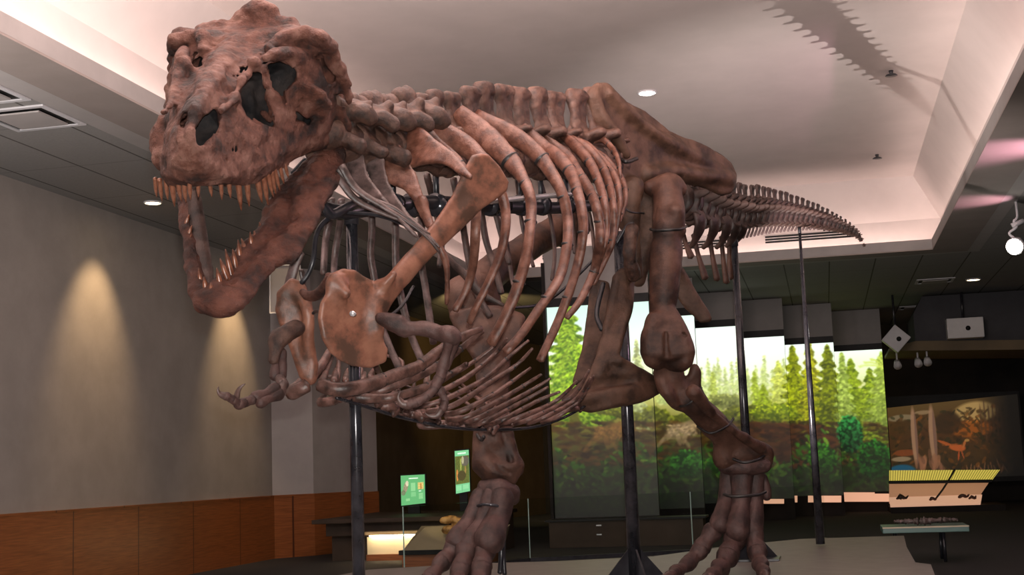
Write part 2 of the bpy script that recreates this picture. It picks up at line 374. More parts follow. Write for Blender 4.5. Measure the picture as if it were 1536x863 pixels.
box(w_, (XL-.2, -3, ZC+.02), (XL-.03, YF+.4, ZC+.03)); box(w_, (XR+.03, -3, ZC+.02), (XR+.2, YF+.4, ZC+.03)); box(w_, (XL, YF+.03, ZC+.02), (XR, YF+.4, ZC+.03))
struct(obj('ceiling_tray_wall', w_, M['plaster']))
tr = bmesh.new()      # sloped cheeks and flat top of the tray
def q4(bm, a, b, c, d): bm.faces.new([bm.verts.new(v) for v in (a, b, c, d)])
xl, xr, yf = XL-.5, XR+.5, YF+.7
ixl, ixr, iyf = XL-.2+s2, XR+.2-s2, YF+.4-s2
q4(tr, (XL-.2, -3, zw), (XL-.2, yf-.3, zw), (ixl, iyf, zt), (ixl, -3, zt))
q4(tr, (XR+.2, -3, zw), (ixr, -3, zt), (ixr, iyf, zt), (XR+.2, yf-.3, zw))
q4(tr, (XL-.2, yf-.3, zw), (XR+.2, yf-.3, zw), (ixr, iyf, zt), (ixl, iyf, zt))
q4(tr, (ixl, -3, zt), (ixl, iyf, zt), (ixr, iyf, zt), (ixr, -3, zt))
q4(tr, (XL-.3, -3, ZC), (XL-.3, -3, zt), (XR+.3, -3, zt), (XR+.3, -3, ZC))
o = obj('ceiling_tray', tr, M['plaster']); struct(o)
# back of the void so that no daylight leaks in
# cove strips lying behind the lip
def cove(lo, hi, lab):
    o = boxo('cove_light', lo, hi, M['cove']); tag(o, lab, 'cove light', 'strip lights hidden in the ceiling tray')
cove((XL-.14, -2.5, ZC+.035), (XL-.09, YF+.1, ZC+.065), 'glowing strip light behind the left lip of the ceiling tray')
cove((XR+.09, -2.5, ZC+.035), (XR+.14, YF+.1, ZC+.065), 'glowing strip light behind the right lip of the ceiling tray')
cove((XL+.1, YF+.15, ZC+.035), (XR-.1, YF+.20, ZC+.065), 'glowing strip light behind the far lip of the ceiling tray')

# left wall with its wood wainscot, column and chamfer
ZW = .955
def wall(name, pts, z0, z1, m, th=.12):
    bm = bmesh.new()
    for (a, b) in zip(pts[:-1], pts[1:]):
        a, b = np.array(a, float), np.array(b, float); d = b-a; nn = np.array([-d[1], d[0]])/np.linalg.norm(d)*th
        prism(bm, [(*a, z0), (*b, z0), (*(b+nn), z0), (*(a+nn), z0)], np.array([0, 0, z1-z0]))
    return struct(obj(name, bm, m))
wall('wall_left', [(-8.5, -3), (-8.5, 19.75)], ZW, ZC, M['wall'])
wall('wall_left_return', [(-8.5, 19.75), (-8.03, 20.3)], ZW, ZC, M['wall_light'])
wall('wall_left_end', [(-8.03, 20.3), (-7.72, 21.2), (-7.5, 21.9)], ZW, ZC, M['wall'])
wall('baseboard_left', [(-8.46, -3), (-8.46, 19.72), (-8.0, 20.25), (-7.69, 21.18), (-7.47, 21.88)], 0, ZW, M['wood'], th=.16)
wall('trim_1', [(-8.45, -3), (-8.45, 19.70), (-7.99, 20.23), (-7.68, 21.17)], ZW-.004, ZW+.02, M['wood'], th=.05)
wb = [onz(*p, ZC)[:2] for p in ((548, 452), (690, 500), (822, 520))]
wall('wall_back', [tuple(p) for p in wb], 0, ZC, M['alcove'])
wall('wall_back_niche', [(-7.5, 21.9), tuple(wb[0])], 0, ZC, M['alcove'])
wall('wall_far', [(-9, 36.0), (12, 36.0)], 0, ZC, M['dark'])
wall('wall_right', [(9.0, 36.0), (9.0, -3)], 0, ZC, M['dark'])
wall('wall_rear', [(9.0, -3.0), (-8.5, -3.0)], 0, 6.2, M['wall'])

# platform under the skeleton
pl = [onz(*p, ZP)[:2] for p in ((554, 855), (700, 846), (840, 842), (980, 835), (1090, 820), (1200, 809), (1355, 804), (1359, 821), (1372, 844), (1395, 847), (1402, 866))]
pl = pl+[(1.7, 9.0), (1.2, 4.2), (-5.4, 4.2)]
bm = bmesh.new(); prism(bm, [(x, y, 0) for x, y in pl], np.array([0, 0, ZP-.03])); plat = empty('display_platform', (-2, 10, 0), 'low grey platform that the dinosaur skeleton stands on', 'platform')
obj('base', bm, M['blackframe'], plat)
bm = bmesh.new(); c_ = np.mean(pl, 0); prism(bm, [(*(c_+(np.array(p)-c_)*1.004), ZP-.03) for p in pl], np.array([0, 0, .03])); obj('deck', bm, M['platform'], plat)

# ------------------------------------------------------------------ projection screens with the forest panorama
PX0, PX1, PY0, PY1 = 815, 1340, 450, 790
W_, H_ = PX1-PX0, PY1-PY0
yy, xx = np.mgrid[0:H_, 0:W_]; PXg = xx+PX0; PYg = yy+PY0
img = np.zeros((H_, W_, 3))
def s2l(c): c = np.array(c, float)/255; return np.where(c < .04045, c/12.92, ((c+.055)/1.055)**2.4)
def grad(y, stops):
    ys = [s[0] for s in stops]; return np.stack([np.interp(y, ys, [s[1][k] for s in stops]) for k in range(3)], -1)
sky = grad(PYg, [(455, (205, 240, 225)), (520, (240, 255, 245)), (560, (235, 245, 190)), (600, (190, 190, 90)), (640, (135, 125, 40)), (690, (50, 60, 18)), (740, (20, 34, 12)), (790, (10, 16, 8))])
img[:] = sky
cen = np.exp(-((PXg-1090)/110.)**2-((PYg-540)/70.)**2)[..., None]; img = img*(1-cen*.8)+np.array([255, 255, 248])*cen*.8
rg = np.random.default_rng(5)
def splat(cx, cy, rx, ry, ang, col, al=1.0):
    r = int(max(rx, ry))+2; x0, x1 = int(cx-PX0-r), int(cx-PX0+r+1); y0, y1 = int(cy-PY0-r), int(cy-PY0+r+1)
    x0, y0, x1, y1 = max(x0, 0), max(y0, 0), min(x1, W_), min(y1, H_)
    if x0 >= x1 or y0 >= y1: return
    X = PXg[y0:y1, x0:x1]-cx; Y = PYg[y0:y1, x0:x1]-cy; c, s = math.cos(ang), math.sin(ang)
    q = ((X*c+Y*s)/rx)**2+((-X*s+Y*c)/ry)**2; a = (np.clip((1.25-q)*2, 0, 1)*al)[..., None]
    img[y0:y1, x0:x1] = img[y0:y1, x0:x1]*(1-a)+np.array(col)*a
def conifer(cx, top, bot, w, col, dark, n=1.0, al=.85):
    w = w*1.5; n = n*1.5
    h = bot-top; ang = .45
    splat(cx, (top+bot)/2, 1.6, h/2, 0, dark, .7)
    for i in range(int(h*w*.09*n)+20):
        t = rg.random()**.75; y = top+h*t; hw = w/2*(.03+t**.85)*(0.72+.28*math.sin(t*h*.42+cx)); x = cx+rg.uniform(-1, 1)*hw
        k = rg.random(); c = np.array(col)*(.7+.6*k) if rg.random() > .33 else np.array(dark)*(.8+.5*k)
        splat(x, y, rg.uniform(1.5, 3.6), rg.uniform(.8, 1.7), (ang if x > cx else -ang), np.clip(c, 0, 255), al)
def bush(cx, cy, rx, ry, col, dark, n=120):
    splat(cx, cy, rx*.9, ry*.9, 0, dark, .8)
    for i in range(n):
        a = rg.uniform(0, 6.28); r = math.sqrt(rg.random()); x, y = cx+rx*r*math.cos(a), cy+ry*r*math.sin(a)
        k = rg.random(); sh = 1.0-.35*((y-cy)/ry)
        splat(x, y, rg.uniform(1.2, 3.4), rg.uniform(1, 2), rg.uniform(-1, 1), np.clip(np.array(col if rg.random() > .4 else dark)*(.7+.5*k)*sh, 0, 255), .9)
# far hazy trees
for x in range(985, 1180, 9): conifer(x+rg.uniform(-3, 3), 540+rg.uniform(-8, 22), 610, 14, (200, 215, 130), (170, 185, 110), .6, .5)
for x, t, w, c in ((952, 515, 26, (190, 200, 130)), (1065, 560, 22, (190, 205, 90)), (1128, 560, 22, (180, 200, 60)), (1165, 545, 46, (205, 215, 90)), (1140, 580, 34, (150, 170, 30))):
    conifer(x, t, 650, w, c, [k*.7 for k in c], 1, .7)
bush(1080, 605, 28, 12, (150, 155, 80), (100, 105, 50), 90); bush(1135, 640, 40, 16, (165, 165, 30), (100, 110, 20), 160)
for x in range(830, 1335, 14): bush(x, 622+rg.uniform(-6, 14), 15, 9, (120, 125, 35), (75, 80, 22), 40)
# near conifers
conifer(850, 450, 640, 88, (150, 182, 45), (62, 98, 12), 2.4); conifer(868, 520, 600, 50, (165, 200, 40), (80, 120, 15), 1.2)
conifer(1188, 520, 650, 44, (150, 160, 15), (75, 85, 8), 1.8); conifer(1213, 512, 660, 40, (175, 175, 20), (95, 95, 10), 1.6)
conifer(1240, 520, 660, 50, (120, 130, 12), (60, 70, 8), 2); conifer(1275, 540, 690, 56, (140, 160, 30), (80, 100, 15), 2); conifer(1302, 555, 690, 56, (150, 170, 35), (75, 95, 15), 2)
conifer(1322, 530, 640, 50, (160, 180, 70), (110, 130, 40), 1.5); conifer(1262, 530, 680, 34, (165, 185, 80), (110, 130, 45), 1.4)
splat(1212, 600, 2.2, 60, 0, (190, 160, 60), .8); splat(855, 660, 9, 55, 0, (96, 88, 30), .85)
for i in range(11):
    a = -2.5+i*.24
    for t in np.linspace(.1, 1, 14): splat(1326+48*t*math.cos(a), 556+34*t*math.sin(a)+16*t*t, 2.4, 1.0, a, (205, 220, 90), .7)
# earth, animals, undergrowth
for i in range(900):
    x = rg.uniform(820, 1335); y = rg.uniform(636, 700); splat(x, y, rg.uniform(3, 12), rg.uniform(1.2, 3.5), rg.uniform(-.3, .3), np.array((70, 46, 16))*rg.uniform(.4, 1.7), .6)
for i in range(420):
    x = rg.uniform(1110, 1240); y = rg.uniform(640, 705); splat(x, y, rg.uniform(4, 13), rg.uniform(1.5, 4), rg.uniform(-.4, .4), np.array((78, 42, 18))*rg.uniform(.3, 1.5), .6)
def beast(cx, cy, s, col, fl=1):
    D = [(0, 0, 26, 13, -.35), (-22, 10, 15, 5, -.7), (-34, 20, 10, 3, -.9), (18, -10, 15, 8, -.2), (33, -14, 9, 5, .2), (6, 12, 4, 12, .35), (-4, 14, 4, 12, -.2), (10, 22, 3, 8, -.5)]
    for dx, dy, rx, ry, an in D: splat(cx+fl*dx*s, cy+dy*s, rx*s, ry*s, an*fl, col, .5)
    for i in range(160): splat(cx+rg.uniform(-22, 26)*s, cy+rg.uniform(-10, 8)*s, 2.5*s, 1.2*s, rg.uniform(-1, 1), np.array(col)*rg.uniform(.6, 1.35), .5)
beast(905, 652, .95, (150, 105, 50)); beast(1012, 650, .9, (196, 165, 118))
for i in range(1500):
    x = rg.uniform(820, 1335); lo = 668+20*math.sin(x*.045)+(12 if x < 980 else 0); y = lo+(770-lo)*rg.random()**.8
    k = rg.random(); f = 1.25-.85*(y-660)/110; g_ = np.array((48, 96, 18) if k < .62 else ((96, 140, 34) if k < .86 else (14, 34, 8)))*f*rg.uniform(.6, 1.3)
    splat(x, y, rg.uniform(2, 7), rg.uniform(1.2, 3), rg.uniform(-1.2, 1.2), np.clip(g_, 0, 255), .8)
bush(1266, 652, 19, 28, (48, 140, 62), (10, 52, 18), 420); bush(1300, 690, 26, 30, (40, 120, 30), (12, 50, 12), 260); bush(1222, 690, 22, 22, (60, 130, 25), (20, 60, 10), 200)
bush(1155, 622, 36, 13, (170, 185, 30), (90, 110, 15), 200); bush(1080, 700, 30, 18, (60, 140, 30), (20, 60, 12), 220); bush(1020, 700, 26, 22, (58, 130, 34), (20, 60, 12), 220)
b_ = img.copy(); b_[1:-1, 1:-1] = (img[1:-1, 1:-1]*4+img[:-2, 1:-1]*2+img[2:, 1:-1]*2+img[1:-1, :-2]*2+img[1:-1, 2:]*2+img[:-2, :-2]+img[2:, 2:]+img[:-2, 2:]+img[2:, :-2])/16; img = b_
img = img*np.interp(PYg, [455, 590, 625, 660, 700, 740, 790], [1, 1, .86, .70, .62, .42, .16])[..., None]
dl = np.clip((690-PYg)/60., 0, 1)[..., None]
lin = s2l(np.clip(img, 0, 255))

def screen_mat():
    m = bpy.data.materials.new('emissive_picture'); m.use_nodes = True; nt = m.node_tree; b = nt.nodes['Principled BSDF']
    at = nt.nodes.new('ShaderNodeAttribute'); at.attribute_name = 'picture'
    b.inputs['Base Color'].default_value = (.02, .02, .02, 1); b.inputs['Roughness'].default_value = .5
    nt.links.new(at.outputs['Color'], b.inputs['Emission Color']); b.inputs['Emission Strength'].default_value = 1.15
    return m
M['picture'] = screen_mat()
def picture(name, corners, sample, nx, ny, parent):
    """flat grid between 4 corners (bl, br, tr, tl); sample(u,v)->linear rgb"""
    bl, br, tr_, tl = [np.array(c, float) for c in corners]
    u, v = np.meshgrid(np.linspace(0, 1, nx), np.linspace(0, 1, ny)); U, V = u[..., None], v[..., None]
    p = (bl*(1-U)+br*U)*(1-V)+(tl*(1-U)+tr_*U)*V; idx = np.arange(nx*ny).reshape(ny, nx)
    f = np.stack([idx[:-1, :-1], idx[:-1, 1:], idx[1:, 1:], idx[1:, :-1]], -1).reshape(-1, 4)
    me = bpy.data.meshes.new(name); me.from_pydata(p.reshape(-1, 3).tolist(), [], f.tolist())
    ca = me.color_attributes.new('picture', 'FLOAT_COLOR', 'POINT'); c = np.ones((nx*ny, 4), np.float32); c[:, :3] = sample(u, v).reshape(-1, 3)
    ca.data.foreach_set('color', c.ravel())
    return link_mesh(name, me, M['picture'], parent, smooth=False)
def pano(x0, x1, yt0, yt1, yb0, yb1):
    def f(u, v):
        px = x0+(x1-x0)*u; yt = yt0+(yt1-yt0)*u; yb = yb0+(yb1-yb0)*u; py = yb+(yt-yb)*v
        i = np.clip(np.round(py-PY0).astype(int), 0, H_-1); j = np.clip(np.round(px-PX0).astype(int), 0, W_-1); return lin[i, j]
    return f
SCR = [(820, 973, 462, 458, 777, 771, 21.5, 'dense yellow-green conifer at its left edge, nearest of the row'),
       (973, 1041, 477, 474, 768, 765, 24.4, 'misty clearing with a pale animal, second from the left'),
       (1041, 1112, 493, 490, 760, 757, 26.8, 'bright white sky above hazy distant treetops, third in the row'),
       (1112, 1176, 508, 506, 755, 751, 28.5, 'small dark conifer under a white sky, fourth in the row'),
       (1176, 1250, 518, 516, 748, 744, 30.0, 'two tall dark conifers, fifth in the row beside the tail post'),
       (1250, 1323, 528, 526, 740, 736, 31.8, 'green bush and palm fronds, farthest of the row')]
for i, (x0, x1, yt0, yt1, yb0, yb1, Yd, lab) in enumerate(SCR):
    a, b = ony(x0, yt0, Yd), ony(x1, yt1, Yd); zt_ = a[2]; xa, xb = a[0], b[0]; zb = .43
    xb2 = xb+.004
    root = empty('projection_screen', ((xa+xb)/2, Yd, 0), 'tall lit forest screen: '+lab, 'screen', 'stepped forest projection screens')
    boxo('cabinet', (xa, Yd+.02, zb), (xb2, Yd+.07, zt_+.02), M['blackframe'], root)
    boxo('frame_bar', (xa-.01, Yd-.05, zt_+.0), (xb2, Yd+.07, zt_+.14), M['blackframe'], root)
    boxo('header_panel', (xa-.02, Yd-.03, zt_+.14), (xb2, Yd+.07, ZC-.006 if Yd > YF else 4.85), M['header'], root)
    boxo('plinth', (xa-.02, Yd-.02, 0), (xb2, Yd+.07, zb), M['dark'], root)
    picture('screen', [(xa, Yd, zb), (xb, Yd, zb), (xb, Yd, zt_), (xa, Yd, zt_)], pano(x0, x1, yt0, yt1, yb0, yb1), int(x1-x0)+1, 290, root)
wall('wall_screen_end', [(-4.55, 25), (-4.4, 21.4)], 0, ZC, M['dark'], th=.05)

# ================================================================== FITTINGS OF THE GALLERY
def downlight(name, p, r, m, lab, group=None, light=None):
    o = empty(name, p, lab, 'ceiling light', group)
    bm = bmesh.new(); cyl(bm, np.array(p)-[0, 0, .012], np.array(p)+[0, 0, .02], r, r, 24); obj('lens', bm, m, o, True)
    bm = bmesh.new(); n = 24; p = np.array(p)
    tube(bm, [p+np.array([math.cos(a), math.sin(a), 0])*r*1.12-[0, 0, .008] for a in np.linspace(0, 2*math.pi, n+1)], r*.14, n=n+1, seg=8, ends=False); obj('trim_ring', bm, M['whitebox'], o, True)
    if light: lamp('downlight_beam', 'SPOT', tuple(p-[0, 0, .06]), light[0], light[1], target=light[2], size=.05, spot=light[3], blend=.9)
downlight('recessed_downlight', (-7.73, 14.47, ZC-.003), .09, M['lampw'], 'small bright recessed downlight beside the snout on the tiled ceiling', 'recessed downlights', (230, (1, .66, .34), (-8.52, 14.44, 2.7), 62))
downlight('recessed_downlight', (-7.73, 18.30, ZC-.003), .09, M['lampw'], 'recessed downlight on the tiled ceiling over the wall glow under the jaw', 'recessed downlights', (230, (1, .66, .34), (-8.52, 18.27, 2.7), 62))
downlight('recessed_downlight', tuple(onz(1460, 419, ZC-.003)), .12, M['lampw'], 'small bright recessed downlight on the dark ceiling at the right', 'recessed downlights')
downlight('recessed_downlight', (-1.89, 16.24, zt-.003), .10, M['lamp'], 'white recessed downlight in the flat ceiling above the hips', 'recessed downlights')
for (x, y, lab) in ((1.07, 16.36, 'small dark sprinkler head on the ceiling near the bone shadow'), (1.07, 21.01, 'small dark sprinkler head near the far corner of the raised ceiling')):
    o = empty('sprinkler', (x, y, zt), lab, 'sprinkler', 'ceiling sprinklers')
    bm = bmesh.new(); cyl(bm, np.array([x, y, zt-.05]), np.array([x, y, zt]), .02, .03, 12); obj('stem', bm, M['steel'], o, True)
    bm = bmesh.new(); cyl(bm, np.array([x, y, zt-.065]), np.array([x, y, zt-.05]), .075, .06, 18); obj('deflector', bm, M['steel'], o, True)
def diffuser(x0, x1, y0, y1, lab, z=ZC):
    o = empty('air_vent', ((x0+x1)/2, (y0+y1)/2, z), lab, 'air vent', 'ceiling air vents')
    bm = bmesh.new(); w = .05
    for a in ((x0, y0, x1, y0+w), (x0, y1-w, x1, y1), (x0, y0+w, x0+w, y1-w), (x1-w, y0+w, x1, y1-w)): box(bm, (a[0], a[1], z-.016), (a[2], a[3], z+.0))
    obj('frame', bm, M['whitebox'], o)
    boxo('duct', (x0+w, y0+w, z-.004), (x1-w, y1-w, z-.001), M['blackframe'], o)
    boxo('face_plate', (x0+w+.07, y0+w+.07, z-.03), (x1-w-.07, y1-w-.07, z-.015), M['plaster_border'], o)
diffuser(-7.28, -6.56, 10.28, 11.0, 'square white air vent with a dark slot on the left tiled ceiling')
diffuser(-7.28, -6.56, 9.2, 10.1, 'square air vent cut by the left edge of the picture')
for p, lab in (((1402, 421), 'dark square air vent just under the raised ceiling corner'), ((1372, 461), 'dim square air vent farther back over the white speaker'), ((1490, 450), 'dim square air vent at the far right of the dark ceiling')):
    q = onz(*p, ZC); diffuser(q[0]-.36, q[0]+.36, q[1]-.33, q[1]+.33, lab)
def linear_vent(x0, x1, z0, z1, lab):
    y = YF+.40; o = empty('slot_vent', ((x0+x1)/2, y, z0), lab, 'slot vent', 'slot vents in the ceiling tray')
    boxo('frame', (x0, y-.006, z0), (x1, y+.002, z1), M['plaster'], o)
    for k in range(3):
        zc = z0+(z1-z0)*(k+.5)/3; boxo('slot', (x0+.01, y-.009, zc-.016), (x1-.01, y-.004, zc+.016), M['blackframe'], o)
linear_vent(-.80, .73, 4.96, 5.10, 'long slot vent with three black slits below the end of the tail')
linear_vent(-4.76, -1.45, 4.96, 5.10, 'long slot vent with black slits behind the hips and the tail root')
# framed panel on the wall return
a = P(405, 470, 21.6); o = empty('wall_panel', a, 'thin framed pale panel on the wall behind the right shoulder blade', 'wall panel')
for nm, (p0, p1) in dict(a=((405, 398), (405, 470)), b=((405, 470), (450, 468)), c=((450, 468), (450, 398)), d=((450, 398), (405, 398))).items():
    bm = bmesh.new(); tube(bm, [P(*p0, 20.2), P(*p1, 20.2)], .012, n=2, seg=6); obj('frame', bm, M['whitebox'], o)
bm = bmesh.new(); prism(bm, [P(406, 399, 20.25), P(449, 399, 20.25), P(449, 467, 20.25), P(406, 469, 20.25)], np.array([0, .03, 0])); obj('panel', bm, M['wall_light'], o)

# ------------ left alcove: lit counter, reading rail, two green labels
def green(name, pts, y, lab, kind):
    c = [ony(*p, y) for p in pts]      # bl br tr tl
    def f(u, v):
        col = np.zeros(u.shape+(3,)); col[:] = s2l((96, 176, 110)); r = np.random.default_rng(3)
        def rect(x0, x1, y0, y1, cc, nz=0):
            m_ = (u > x0) & (u < x1) & (v > y0) & (v < y1); col[m_] = s2l(cc)
            if nz: k = r.random(u.shape); col[m_] = (col*(1-nz+2*nz*k[..., None]))[m_]
        def ell(cx, cy, rx, ry, cc, nz=.3, an=0):
            X, Y = u-cx, v-cy; m_ = ((X*math.cos(an)+Y*math.sin(an))/rx)**2+((-X*math.sin(an)+Y*math.cos(an))/ry)**2 < 1; k = r.random(u.shape); col[m_] = s2l(cc); col[m_] = (col*(1-nz+2*nz*k[..., None]))[m_]
        if kind == 1:
            rect(.33, .72, .87, .91, (225, 245, 220), .25); ell(.2, .6, .09, .22, (150, 140, 110), .5, -.35); ell(.26, .72, .06, .1, (215, 205, 170), .3); ell(.1, .42, .09, .09, (110, 125, 90), .4)
            rect(.42, .6, .46, .74, (140, 205, 140)); rect(.42, .62, .26, .42, (125, 195, 130), .08); rect(.2, .36, .13, .22, (135, 200, 135), .1); rect(.7, .94, .5, .74, (215, 190, 110), .3); rect(.8, .85, .5, .7, (190, 120, 50), .3); rect(.74, .9, .16, .36, (135, 200, 135), .12); rect(.74, .84, .42, .45, (215, 240, 215))
        else:
            col[:] = s2l((120, 200, 140)); rect(.2, .78, .92, .95, (220, 245, 220), .3); rect(.0, 1, .21, .87, (90, 100, 35), .5); ell(.7, .74, .3, .12, (95, 90, 75), .3); ell(.55, .77, .09, .09, (175, 170, 130), .3); ell(.4, .66, .06, .16, (150, 160, 70), .4); ell(.14, .42, .07, .14, (205, 130, 60), .35); ell(.72, .52, .06, .1, (150, 120, 60), .3); ell(.45, .4, .3, .12, (70, 62, 22), .3)
            rect(.45, .47, .03, .2, (90, 160, 105)); rect(.05, .4, .06, .17, (140, 215, 155), .05); rect(.52, .9, .07, .17, (140, 212, 152), .05)
        return col
    o = empty('graphic_label', (c[0]+c[1])/2, lab, 'information panel', 'lit green information panels')
    picture('graphic', c, f, 60, 90, o); bm = bmesh.new(); q = [np.array(p) for p in c]; ctr = sum(q)/4
    prism(bm, [ctr+(p-ctr)*1.06+[0, .01, 0] for p in q], np.array([0, .05, 0])); obj('backing', bm, M['blackframe'], o)
    return o, c
g1, c1 = green('a', [(602, 759), (638, 755), (637, 712), (601, 714)], 20.0, 'lower lit green information panel with two small pictures and white heading', 1)
g2, c2 = green('b', [(684, 741), (705, 737), (703, 675), (682, 677)], 20.6, 'tall narrow lit green information panel with an animal picture, left of the far foot', 2)
boxo('bracket', (c1[0][0]+.1, 20.02, .62), (c1[1][0]-.1, 20.07, c1[0][2]), M['blackframe'], g1); boxo('bracket', (c2[0][0]+.05, 20.62, .60), (c2[1][0]-.05, 20.66, c2[0][2]), M['blackframe'], g2)
ct = empty('display_counter', (-6.2, 19, 0), 'long dark wood counter with a glowing cream front behind the first post', 'display counter')
boxo('counter_top', (-7.3, 18.35, .56), (-4.9, 21.2, .62), M['darkbrown'], ct, .01)
boxo('counter_apron', (-7.2, 18.66, .37), (-4.95, 18.9, .56), M['darkbrown'], ct)
boxo('counter_body', (-7.2, 18.9, 0), (-4.95, 21.1, .56), M['darkbrown'], ct)
boxo('light_strip', (-6.55, 18.70, .345), (-5.0, 18.74, .365), M['lampw'], ct)
bm = bmesh.new(); prism(bm, [(-6.6, 18.75, 0), (-4.95, 18.75, 0), (-4.95, 18.75, .34), (-6.6, 18.75, .34)], np.array([0, .1, 0])); obj('front_panel', bm, M['cream'], ct)
boxo('skirting', (-6.6, 18.7, 0), (-4.95, 18.75, .09), M['wood'], ct)
lamp('counter_strip_light', 'AREA', (-5.8, 18.62, .40), 4, (1, .78, .42), target=(-5.8, 18.9, 0), size=1.6, size_y=.05)
pl_ = empty('display_plinth', (-5.3, 16.9, 0), 'low beige wedge shaped plinth with a wooden front beside the far foot', 'plinth')
z_ = .30; pw = [onz(608, 836, z_), onz(694, 836, z_)]
boxo('wood_front', (-5.62, 17.35, 0), (-4.4, 18.2, .16), M['wood'], pl_)
boxo('dark_edge', (-5.65, 17.30, .16), (-4.38, 18.2, .22), M['blackframe'], pl_)
bm = bmesh.new(); prism(bm, [(-5.6, 17.33, .22), (-5.6, 18.2, .22), (-5.6, 18.2, .50), (-5.45, 17.9, .50)], np.array([1.2, 0, 0])); obj('sloped_top', bm, M['beige'], pl_)
fs = empty('fossil_specimen', (-4.98, 18.0, .5), 'small golden brown fossil bone lying on the counter by the far foot', 'fossil')
q = clay_for([P(660, 775, 18.0), P(705, 805, 18.2)], .1, .009)
q.chain([P(664, 781, 18.0), P(680, 779, 18.0), P(690, 784, 18.0)], [.05, .05, .04], .03); q.chain([P(668, 795, 18.0), P(680, 796, 18.0), P(690, 790, 18.0)], [.05, .06, .06], .03); q.chain([P(686, 785, 18.05), P(700, 790, 18.1)], [.07, .08], .03); q.noise(.006, 22, 4)
q.build('bone', bone_mat('golden_fossil', [(.16, .08, .02), (.45, .24, .07), (.6, .36, .14)], .5, 10), fs)
boxo('mount_block', (-5.1, 17.95, .505), (-4.75, 18.1, .58), M['blackframe'], fs)
lamp('specimen_light', 'SPOT', (-5.2, 17.0, 1.7), 26, (1, .75, .35), target=(-5.0, 18.1, .6), size=.04, spot=50)
lamp('alcove_wash', 'SPOT', (-6.6, 23.8, 4.45), 1100, (1, .70, .28), target=(-6.2, 29.0, 3.7), size=.06, spot=80, blend=.9)

# ------------ glass barrier behind the platform
def glass(a, b, z0, z1, lab):
    a, b = np.array(a, float), np.array(b, float); d = (b-a)/np.linalg.norm(b-a); n_ = np.array([-d[1], d[0]])*.012
    o = empty('glass_barrier', (*(a+b)/2, 0), lab, 'glass barrier', 'clear glass barrier panels')
    bm = bmesh.new(); prism(bm, [(*(a+d*.022), z0), (*(b-d*.012), z0), (*(b-d*.012), z1), (*(a+d*.012), z1)], np.array([*n_, 0])); obj('pane', bm, M['glass'], o)
    bm = bmesh.new(); e = a; prism(bm, [(*e, z0), (*(e+d*.010), z0), (*(e+d*.010), z1), (*e, z1)], np.array([*n_, 0])); obj('edge', bm, M['glassedge'], o)
    bm = bmesh.new(); prism(bm, [(*(a-n_*2), 0), (*(b-n_*2), 0), (*(b-n_*2), z0), (*(a-n_*2), z0)], np.array([*n_*5, 0])); obj('shoe', bm, M['steel'], o)
gp = [onz(607, 866, 0)[:2], onz(795, 843, 0)[:2], onz(1040, 830, 0)[:2], onz(1241, 812, 0)[:2]]
gl = ['clear glass barrier panel at the left, in front of the lit counter', 'clear glass barrier panel between the far foot and the near foot', 'clear glass barrier panel behind the near foot and the tail post']
for a, b, l in zip(gp[:-1], gp[1:], gl): glass(a, b, .05, .84, l)

# ------------ right side of the gallery
bk = empty('dark_bulkhead', (5, 29.5, ZC), 'dark blue grey dropped ceiling bulkhead at the far right', 'bulkhead')
bm = bmesh.new(); prism(bm, [(2.0, 29.5, 3.62), (8.9, 29.5, 3.3), (8.9, 29.5, ZC-.04), (2.2, 29.5, ZC-.04), (2.0, 29.5, 4.2)], np.array([0, 2.5, 0])); obj('face', bm, wallmat('slate_face', (.05, .05, .055), (.06, .06, .066), 2), bk)
bm = bmesh.new(); prism(bm, [(1.45, 29.4, 3.44), (8.9, 29.4, 3.1), (8.9, 29.4, 3.3), (2.0, 29.4, 3.62), (1.45, 29.4, 3.50)], np.array([0, 2.6, 0])); obj('underside_band', bm, wallmat('tan_band', (.14, .11, .07), (.17, .13, .08), 2), bk)
def speaker(c, w, h, d, rot, lab):
    o = empty('ceiling_speaker', c, lab, 'speaker', 'white wall speakers'); bm = bmesh.new(); box(bm, (-w/2, -d/2, -h/2), (w/2, d/2, h/2), .02)
    me = bpy.data.meshes.new('housing'); bmesh.ops.rotate(bm, verts=bm.verts, cent=(0, 0, 0), matrix=Matrix.Rotation(rot, 3, 'Y')); bmesh.ops.translate(bm, verts=bm.verts, vec=Vector(c)); obj('housing', bm, M['whitebox'], o)
    bm = bmesh.new(); cyl(bm, np.array(c)+[0.05, -d/2-.012, -.01], np.array(c)+[0.05, -d/2+.005, -.01], .05, seg=14); obj('badge', bm, M['blackframe'], o, True)
    bm = bmesh.new(); cyl(bm, np.array(c)+[0, d/2, h/2-.02], np.array([c[0], c[1]+d/2, ZC-.02]), .025, seg=10); obj('bracket', bm, M['steel'], o, True)
q = ony(1447, 493, 29.2); speaker(tuple(q), .73, .42, .35, 0, 'rectangular pale grey speaker on the dark bulkhead at the right')
q = ony(1344, 509, 28.9); speaker(tuple(q), .42, .42, .3, .75, 'tilted pale grey speaker beside the last forest screen')
for p, lab in (((1346, 546), 'small spotlight hanging under the bulkhead next to the last screen'), ((1377, 543), 'left of the pair of small spotlights under the bulkhead'), ((1391, 541), 'right of the pair of small spotlights under the bulkhead')):
    q = ony(*p, 29.6); o = empty('small_spotlight', q, lab, 'spotlight', 'small spotlights under the bulkhead')
    bm = bmesh.new(); cyl(bm, q+[0, -.1, -.06], q+[0, .08, .06], .085, .06, 16); obj('head', bm, M['whitebox'], o, True)
    bm = bmesh.new(); cyl(bm, q+[0, .02, .05], q+[0, .02, .34 if p[0] < 1360 else .20], .02, seg=8); obj('stem', bm, M['whitebox'], o, True)
